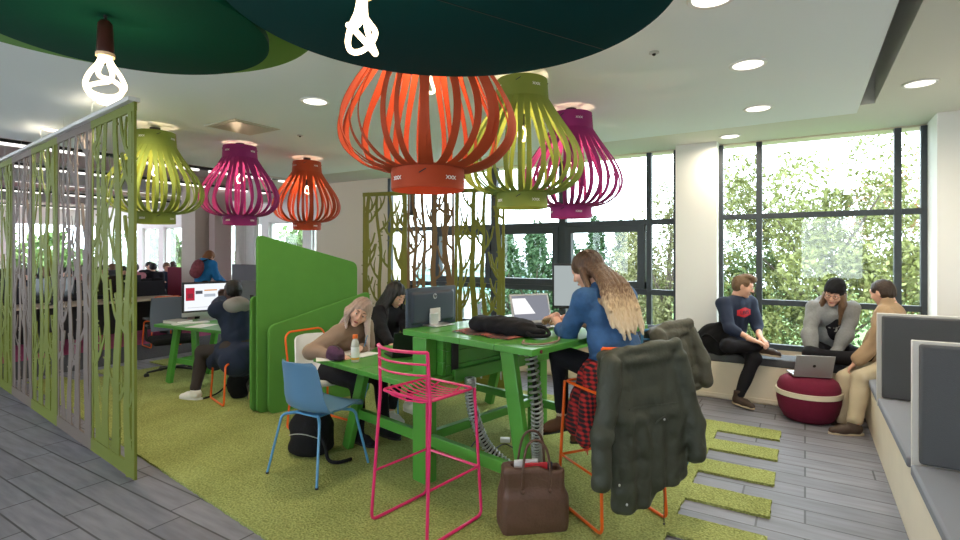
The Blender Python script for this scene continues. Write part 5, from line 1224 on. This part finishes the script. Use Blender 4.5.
# ---- boy at the left desk
o=loc(-2.60,5.62); rz=RZ(-.68,.73); L=camL(o,rz)
fg=Fig('boy in a navy coat with grey hood at the green desk, seen from behind',o,rz,(0,0,.54),lean=(.0,.30,1),look=(-.15,1,-.10),hup=(0,.1,1),male=True,skin='skind',
    wr=[L(222,298,6.15),L(235,312,6.0)],elp=[(-.9,.1,-1),(.9,-.2,-.9)],an=[(-.36,.30,.11),(.10,-.10,.14)],knp=[(-.2,1,.6),(.3,1,.3)],h=.011)
fg.build_body({-1:((0,.1,1),(0,-1,.1),.9)},.006)
def ext(f,s):
    p=s.pel; f.ell(p+V((0,-.03,-.10)),(.22,.17,.17),k=.06).cone(p+V((-.12,.1,-.03)),p+V((-.16,.3,-.14)),.12,.10,.05)
fg.top(M['navy'],'coat',sleeve=.98,extra=.030,bottom=-.06,fold=.010,seed=20,ext=ext)
f=Field((-.3,-.3,-.25),(.3,.25,.25),.009); c=fg.neck
f2=Field([c.x-.3,c.y-.28,c.z-.25],[c.x+.3,c.y+.25,c.z+.2],.009); f2.ell(c-fg.fw*.09-fg.ld*.045,(.15,.085,.085),fg.torR).cone(c+fg.ac*.09-fg.ld*.03,c+fg.ac*.13+fg.fw*.10-fg.ld*.10,.05,.035,.03).cone(c-fg.ac*.09-fg.ld*.03,c-fg.ac*.13+fg.fw*.10-fg.ld*.10,.05,.035,.03).wrinkle(.01,24,3)
tag(obj('hood',f2.mb(),mat('pale_grey_hood',(.30,.29,.28),.9),fg.root,smooth='full'),'grey hood folded on the back')
fg.trousers(mat('dark_brown_trousers',(.035,.026,.024),.85),extra=.016,end=.92)
s=shoe(fg.root,fg.an[-1],(-.6,.85),M['whiteshoe'],pitch=-.05,sole_m=M['white'],s=1.05,laces=M['black']); 
s=shoe(fg.root,fg.an[1],(.3,1),mat('dark_trainer',(.06,.05,.05),.6),pitch=-.95,sole_m=mat('gum_sole',(.55,.45,.15),.6),s=1.05)
def hb(f): cap_hair(f,.006)
fg.hairfield(hb,M['hairblack'],h=.006,ridge=.002,lo=(-.13,-.16,-.13),hi=(.13,.14,.15))
# his black bag hanging from the chair
t=thing('backpack','black bag with dangling straps on the rug under the boy in the navy coat','backpack',loc(-2.62,5.68,RUG+.002),rz); f=Field((-.2,-.16,-.02),(.2,.16,.36),.01); f.ell((0,0,.14),(.13,.09,.15)).cut((0,0,0),(0,0,-1)).wrinkle(.01,26,2); obj('body',f.mb(),M['blackf'],t,smooth='full')
obj('strap',MB().tube(catmull([(-.06,.05,.2),(-.16,.15,.06),(-.24,.20,.012),(-.32,.16,.012)],5),.01,6),M['blackf'],t,smooth=True)

# ---- boy in navy sweatshirt on the ledge
o=loc(2.81,5.74); rz=RZ(.38,-.92); L=camL(o,rz)
an0=L(739,396,5.38); an1=L(762,356,5.38)
fg=Fig('young man in a navy sweatshirt sitting on the ledge with one leg crossed',o,rz,(0,-.02,.585),lean=(.02,.12,1),twist=R(-4),look=tolocal((0,0,0),rz,W(.93,-.45,-.30)),hup=(0,0,1),male=True,
    wr=[L(757,349,5.32),L(750,352,5.30)],elp=[(-.6,-.6,-1),(.9,-.3,-.9)],an=[an0,an0],knp=[(0,1,.8),(1,.6,.1)],h=.010)
# local -x side is his left: image right. standing leg = -1, crossed leg = +1 resting on it
fg.an[-1]=an0; fg.kn[-1],_=ik(fg.hip[-1],an0,.42,.42,(0,1,1)); 
fg.an[1]=fg.kn[-1]+V((-.10,.04,.125)); fg.kn[1],fg.an[1]=ik(fg.hip[1],fg.an[1],.42,.40,(1,.5,.1))
fg.wr[-1]=fg.an[1]+V((.02,-.03,.09)); fg.el[-1],fg.wr[-1]=ik(fg.sh[-1],fg.wr[-1],.28,.25,(-.7,-.4,-.8)); fg.wr[1]=fg.an[1]+V((.17,.0,.075)); fg.el[1],fg.wr[1]=ik(fg.sh[1],fg.wr[1],.28,.25,(.8,-.3,-.9))
fg.build_body({-1:((.2,.9,-.5),(.3,-.3,-1),.5),1:((-.7,.7,-.3),(.2,-.3,-1),.5)},.005); face_parts(fg.body,fg.HM,brow=M['hairlight'])
tp1=fg.top(M['navy'],'sweatshirt',sleeve=.45,extra=.016,bottom=-.04,fold=.009,seed=31,h=.009)
fg.trousers(M['blackcl'],extra=.010,end=.93)
cm=fg.chest+fg.ld*.02+fg.fw*.16; Mx=Matrix.Translation(cm)@Matrix(((fg.ac.x,fg.ld.x,fg.fw.x,0),(fg.ac.y,fg.ld.y,fg.fw.y,0),(fg.ac.z,fg.ld.z,fg.fw.z,0),(0,0,0,1)))@Matrix.Rotation(PI,4,'Z')@Matrix.Rotation(PI,4,'Z')
# artwork x axis must read left-to-right for a viewer facing him
Mx=Matrix.Translation(cm)@Matrix(((-fg.ac.x,fg.ld.x,fg.fw.x,0),(-fg.ac.y,fg.ld.y,fg.fw.y,0),(-fg.ac.z,fg.ld.z,fg.fw.z,0),(0,0,0,1)))
rows=[]
for i in range(7):
    v=i/6; rows.append([(-.095+.19*k/16, -.042+ .084*v + (.012*math.cos(PI*2*(k/16-.5)) if v>.5 else -.010*math.cos(PI*2*(k/16-.5)))*abs(v-.5)*2 ,0) for k in range(17)])
lo_=project(MB().grid(rows),tp1,Mx,.005); lg=obj('chest_logo',lo_,M['red'],tp1)
tx=textmb("LEVI'S",.05,0,.001); lo_=project(tx,tp1,Mx,.0075); obj('logo_letters',lo_,M['navy'],lg)
for q,tz,pt,rl in((-1,(.0,1),0,0),(1,(-1,.35),-.15,0)): shoe(fg.root,fg.an[q],tz,M['darkshoe'],pitch=pt,high=True,sole_m=M['sock'],laces=M['sock'])
def hb(f):
    cap_hair(f,.003); f.ell((0,.03,.115),(.06,.075,.035),k=.02); f.ell((0,.085,.10),(.045,.03,.03),k=.02)
fg.hairfield(hb,M['hairlight'],h=.006,ridge=.002,lo=(-.13,-.16,-.13),hi=(.13,.16,.18))
# ---- beanie woman on the ledge
o=loc(3.58,5.35); rz=RZ(-.28,-.96); L=camL(o,rz)
fg=Fig('person in grey hoodie and black beanie on the ledge with the silver laptop',o,rz,(0,-.02,.60),lean=(.0,.36,1),look=L(806,345,4.6)-L(834,306,5.2),hup=(0,.3,1),headoff=(.0,.0,-.02),
    wr=[L(832,362,5.08),L(812,358,5.08)],elp=[(-1,-.1,-.7),(1,-.1,-.7)],an=[(.16,.24,.55),(-.14,.30,.56)],knp=[(-1,.5,.1),(1,.5,.1)],h=.010)
fg.build_body({-1:(L(815,366,4.9)-fg.wr[-1],(0,0,-1),.4),1:(L(800,362,4.9)-fg.wr[1],(0,0,-1),.4)},.005); face_parts(fg.body,fg.HM,glasses=True)
tp1=fg.top(M['greyknit'],'hoodie',sleeve=.95,extra=.018,bottom=-.05,fold=.012,seed=41,hood=True,h=.009)
f=Field([fg.chest.x-.2,fg.chest.y-.2,fg.chest.z-.3],[fg.chest.x+.2,fg.chest.y+.25,fg.chest.z+.2],.009); f.ell(fg.chest-fg.ld*.06+fg.fw*.035,(.085,.115,.20),fg.torR); f.wrinkle(.006,24,4)
sh_=obj('tshirt',f.mb(),M['blackcl'],fg.root,smooth='full')
pr=MB()
rr=random.Random(9)
for k in range(16): 
    a=rr.uniform(0,6.28); q=rr.uniform(0,.055); x,y=q*math.cos(a),q*math.sin(a)*1.1; w_=rr.uniform(.004,.011); pr.add([(x-w_,y-w_*.6,0),(x+w_,y-w_*.4,0),(x+w_*.6,y+w_,0),(x-w_*.7,y+w_*.8,0)],[(0,1,2,3)])
Mx=Matrix.Translation(fg.chest+fg.fw*.16-fg.ld*.05)@Matrix(((-fg.ac.x,fg.ld.x,fg.fw.x,0),(-fg.ac.y,fg.ld.y,fg.fw.y,0),(-fg.ac.z,fg.ld.z,fg.fw.z,0),(0,0,0,1)))
obj('shirt_print',project(pr,sh_,Mx,.004),mat('print_grey',(.28,.27,.24),.8),sh_)
fg.trousers(M['blackcl'],extra=.012,end=.93)
for q in(-1,1): shoe(fg.root,fg.an[q],(-q*.9,.3),M['blackcl'],roll=0)
def hb(f):
    HL=fg.HM.inverted(); dn=HL.to_3x3()@(-fg.ld); 
    for s in(-1,1):
        for k in range(5):
            a=V((s*.070,.04-.022*k,-.01)); b_=a+V((s*.012,.01,-.09)); f.cone(a,b_,.024,.024,.012).cone(b_,b_+dn*.18+V((0,.02,0)),.024,.011,.012)
fg.hairfield(hb,M['hairlight'],h=.006,lo=(-.2,-.2,-.42),hi=(.2,.2,.1))
def hb(f):
    f.ell((0,-.012,.045),(.090,.110,.092)).ell((0,-.035,.095),(.07,.075,.06),k=.04).cut((0,.02,.0),(0,.35,-1)); f.cone((-.0,.075,.035),(0,.078,.037),.01,.01,.01)
tag(fg.hairfield(hb,M['blackf'],h=.006,ridge=.0012,rf=500,lo=(-.13,-.16,-.1),hi=(.13,.16,.2),name='beanie'),'black knitted beanie')
# ---- man on the side bench
o=loc(3.80,4.86); rz=RZ(-.98,.05); L=camL(o,rz)
fg=Fig('man in beige jacket and khaki trousers on the booth bench corner, seen from behind',o,rz,(0,-.02,.575),lean=(.02,-.02,1),twist=R(-42),look=tolocal((0,0,0),rz,W(-.30,.9,-.30)),hup=(0,.1,1),male=True,headoff=(.0,.0,0),
    wr=[L(856,362,4.85),L(860,358,5.0)],elp=[(-.6,-.6,-1),(.8,-.4,-.8)],an=[L(853,424,4.55),L(843,424,4.80)],knp=[(-.1,1,.8),(.15,1,.8)],h=.010)
fg.build_body(None,.005); fg.top(M['beige'],'jacket',sleeve=.97,extra=.019,bottom=-.07,fold=.012,seed=51,collar=.02,h=.009,flare=.012)
fg.trousers(M['khaki'],extra=.016,end=.90,fold=.009)
for q in(-1,1): shoe(fg.root,fg.an[q],(.10,1),M['darkshoe'],sole_m=M['sock'],laces=M['black'],s=1.05)
fg.hairfield(lambda f: cap_hair(f,.004),M['hairdark'],h=.006,ridge=.002,lo=(-.13,-.16,-.13),hi=(.13,.14,.15))
# ---- standing person with blue jacket and rucksack, far office
o=loc(-5.68,10.6,.006); rz=RZ(.25,.97); 
fg=Fig('standing person in a bright blue jacket with a patterned rucksack in the office',o,rz,(0,0,.90),lean=(0,.28,1),look=(0,1,-.7),wr=[(-.2,.4,.95),(.2,.4,.95)],an=[(-.1,0,.09),(.1,.05,.09)],h=.014,sc=.98)
fg.build_body(None,.008); fg.top(M['hoodblue'],'jacket',extra=.03,fold=.012,seed=61,hood=True); fg.trousers(M['blackcl'])
for q in(-1,1): shoe(fg.root,fg.an[q],(0,1),M['blackcl'])
fg.hairfield(lambda f:(cap_hair(f,.014),f.ell((0,-.09,-.06),(.07,.05,.08),k=.03)),mat('hair_auburn',(.25,.09,.03),.6,bump=.4,bscale=90),h=.008,lo=(-.13,-.18,-.2),hi=(.13,.14,.15))
t=thing('rucksack','dark red patterned rucksack on the back of the person in blue','rucksack',o,rz); p=fg.chest-fg.fw*.20-fg.ld*.04; f=Field([p.x-.2,p.y-.2,p.z-.3],[p.x+.2,p.y+.2,p.z+.3],.012); f.ell(p,(.14,.09,.20),fg.torR).ell(p-fg.ld*.08-fg.fw*.05,(.11,.07,.10),fg.torR,k=.03)
obj('body',f.mb(),mat('folk_red',(.20,.04,.05),.8,var=.8,vscale=18),t,smooth='full')
for s in(-1,1): obj('strap',MB().tube(catmull([p+fg.ac*s*.09+fg.ld*.16,fg.chest+fg.ac*s*.10+fg.ld*.20,fg.chest+fg.ac*s*.10+fg.fw*.16+fg.ld*.06],5),.014,6),M['blackf'],t,smooth=True)

# ---- seated people at the office desks
protos=[]
for k,(shirt,hair,tint,nm) in enumerate(((M['blackcl'],M['hairblack'],'skin2','black top and black hair'),(M['navy'],M['hairlight'],'skin','navy top and light brown hair'),(mat('dusty_pink_top',(.30,.10,.12),.8),M['hairdark'],'skin','dusty pink top and dark hair'))):
    fg=Fig('seated office worker in %s'%nm,(0,0,.0),0,(0,0,.54),lean=(0,.15,1),look=(0,1,-.2),wr=[(-.15,.42,.80),(.15,.42,.80)],an=[(-.1,.42,.10),(.1,.42,.10)],h=.018,male=k==0)
    fg.build_body(None,.009); fg.top(shirt,'top',extra=.016,fold=.006,seed=70+k); fg.trousers(M['blackcl'])
    fg.hairfield((lambda f: cap_hair(f,.010)) if k!=1 else (lambda f:(cap_hair(f,.014),f.cone((0,-.08,0),(0,-.09,-.16),.05,.04,.03))),hair,h=.009,lo=(-.14,-.2,-.24),hi=(.14,.14,.16))
    for q in(-1,1): shoe(fg.root,fg.an[q],(0,1),M['blackcl'])
    protos.append(fg.root)
spots=[(14,8.9,1,'at the extreme left edge'),(28,9.6,0,'second from the left edge behind the near screen'),(46,10.1,1,'behind the lime panel of the near screen'),(67,9.8,0,'between lime and taupe panels'),(84,11.0,2,'behind the second taupe panel'),(101,11.5,0,'just left of the nearest lime panel'),(112,12.5,1,'behind the middle of the nearest lime panel'),
 (122,10.6,0,'behind the right part of the nearest lime panel'),(137,13.2,2,'just right of the near screen edge'),(147,15.5,0,'under the far window, left'),(153,13.6,0,'under the far window, middle'),(166,14.2,1,'under the far window, right, looking sideways'),(175,15.6,2,'left of the concrete column')]
used=set()
for i,(px,d,k,where) in enumerate(spots):
    w_=loc((px-CX)/F*d,d,.006); rz_=[PI/2,-PI/2,PI*.35,-PI*.6][i%4]; lab='worker in %s seated %s'%(['black','navy','pink'][k],where)
    if k not in used: r_=protos[k]; r_.location=w_; r_.rotation_euler=(0,0,rz_); r_['label']=lab; r_['group']='office workers far away'; used.add(k)
    else: r_=dup(protos[k],w_,rz_,lab,'office workers far away')

ch0=None
for i,(px,d,k,where) in enumerate(spots):
    w_=loc((px-CX)/F*d,d,.006); rz_=[PI/2,-PI/2,PI*.35,-PI*.6][i%4]; lab='black office chair under the worker %s'%where
    if ch0 is None:
        ch0=thing('office_chair',lab,'office chair',w_,rz_,'office chairs far away')
        obj('seat',MB().box((-.23,-.22,.40),(.23,.22,.455)),M['blackf'],ch0,bevel=.02); obj('backrest',MB().grid([[(.21*(a/3-1),-.25-.02*b+.03*(a/3-1)**2,.52+.1*b) for a in range(7)] for b in range(5)],.02),M['blackf'],ch0,smooth=True,angle=70)
        bb=MB()
        for a in range(5): bb.bar((0,0,.08),(.26*math.cos(a*1.257),.26*math.sin(a*1.257),.03),.04,.03)
        bb.lathe([(.001,.05),(.025,.05),(.025,.40),(.001,.40)],10); bb.bar((0,-.1,.41),(0,-.26,.56),.05,.02,(1,0,0)); obj('base',bb,M['black'],ch0)
    else: dup(ch0,w_,rz_,lab)

# ================================================================== JACKETS OVER THE STOOLS
def parka(lab,pos,rz,m,w=.50,z0=.30,zt=1.06,seed=1,d0=-.24,sleeve=(.42,.36),hood=True,tilt=0):
    t=thing('parka',lab,'jacket',(pos.x,pos.y,0),rz); f=Field((-w*.85,-.62,z0-.2),(w*.85,.08,zt+.10),.0075)
    n=21; rs=random.Random(seed)
    for i in range(n):
        u=-1+2*i/(n-1); x=u*w/2; fo=.016*math.sin(i*1.35+seed); zb=z0+(.10*max(0,u)+.02*math.sin(i*.6) if u>-.5 else -.03)
        top=(x*.80,d0-.022,zt-.012-.035*u*u); md=(x*.84,d0-.075+fo*.5,zt-.36); bt=(x*(1.02+.06*abs(u))*(.74 if w>.5 else .95)-.01,d0-.095+fo,zb)
        f.cone(top,md,.019,.024,.03).cone(md,bt,.024,.020,.03)
        f.cone(top,(x*.78,d0+.055,zt-.05),.019,.018,.02).cone((x*.78,d0+.055,zt-.05),(x*.76,d0+.07,zt-.22),.018,.014,.02)
    for s in(-1,1):
        sh_=V((s*w*.42,d0-.045,zt-.07)); el=V((s*w*(.53 if s>0 else .60),d0-.105,zt-sleeve[0])); wr_=V((s*w*(.50 if s>0 else .64),d0-.13,zt-sleeve[0]-sleeve[1]*(.45 if s>0 else .62)))
        f.cone(sh_,el,.046,.052,.016).cone(el,wr_,.052,.044,.02); dd=(wr_-el).normalized(); f.cone(wr_-dd*.01,wr_+dd*.012,.047,.047,.004)
    if hood:
        f.cone((-w*.18,d0-.03,zt-.01),(w*.40,d0-.035,zt+.008),.020,.026,.03).cone((-w*.25,d0-.055,zt-.06),(w*.25,d0-.06,zt-.05),.014,.016,.03)
    f.wrinkle(.010,19,seed,(1.4,.5,.35)).wrinkle(.0035,40,seed+3,(.8,.5,1.1))
    b=obj('body',f.mb(),m,t,smooth='full'); bv=BVHTree.FromPolygons([v.co for v in b.data.vertices],[tuple(p.vertices) for p in b.data.polygons])
    def on(x,z):
        h=bv.ray_cast(V((x,-1.2,z)),V((0,1,0)),2); return h[0] if h[0] is not None else V((x,d0-.1,z))
    for x,z in((w*.12,zt-.38),(-w*.42,z0+.10),(-w*.36,z0-.0)): 
        q=on(x,z); obj('snap_button',MB().sphere(q,.008,10,(1,.5,1)),M['silver'],t,smooth='full')
    mb=MB(); mb.tube([on(x,z)+V((0,-.003,0)) for x,z in((w*.02,zt-.40),(w*.07,zt-.37),(w*.12,zt-.36),(w*.17,zt-.39))],.004,5); obj('pocket_flap',mb,m,t,smooth=True)
    mb=MB(); mb.tube([on(-w*.3+w*.6*k/14,zt-.30)+V((0,-.002,0)) for k in range(15)],.0035,5); obj('seam',mb,m,t,smooth=True)
    q=on(.05,z0+.08); dm=MB().tube([(q.x,q.y,q.z),(q.x-.004,q.y-.004,q.z-.22)],.0022,5); dm.sphere((q.x-.004,q.y-.004,q.z-.23),.006,8); obj('drawcord',dm,M['black'],t,smooth=True)
    return t
parka('large dark olive parka draped over the back of the orange stool',V((ost.x,ost.y,0)),OR,M['olive'],w=.56,z0=.27,zt=1.06,seed=1,d0=-.27)
parka('smaller olive jacket draped over the back of the blue stool',V((bst.x,bst.y,0)),RZ(-.50,.86),M['olive2'],w=.40,z0=.60,zt=1.09,seed=5,d0=-.26,sleeve=(.26,.26))
EXPO=0.12

# ================================================================== WORLD, CAMERA
w=bpy.data.worlds.new('sky'); SC.world=w; w.use_nodes=True; nt=w.node_tree; bg=nt.nodes['Background']; bg.inputs[0].default_value=(.80,.91,1,1); bg.inputs[1].default_value=7.5
cam=bpy.data.cameras.new('camera'); co=bpy.data.objects.new('camera',cam); COL.objects.link(co); cam.sensor_width=36; cam.lens=F/960*36; cam.shift_y=-18/960; cam.clip_start=.05; cam.clip_end=300
co.location=(0,0,CH); fw=W(0,1); co.rotation_euler=(PI/2,0,math.atan2(-fw.x,fw.y)); SC.camera=co
vs=SC.view_settings; vs.view_transform='Standard'; vs.look='None'; vs.exposure=EXPO; vs.gamma=1; vs.use_curve_mapping=False
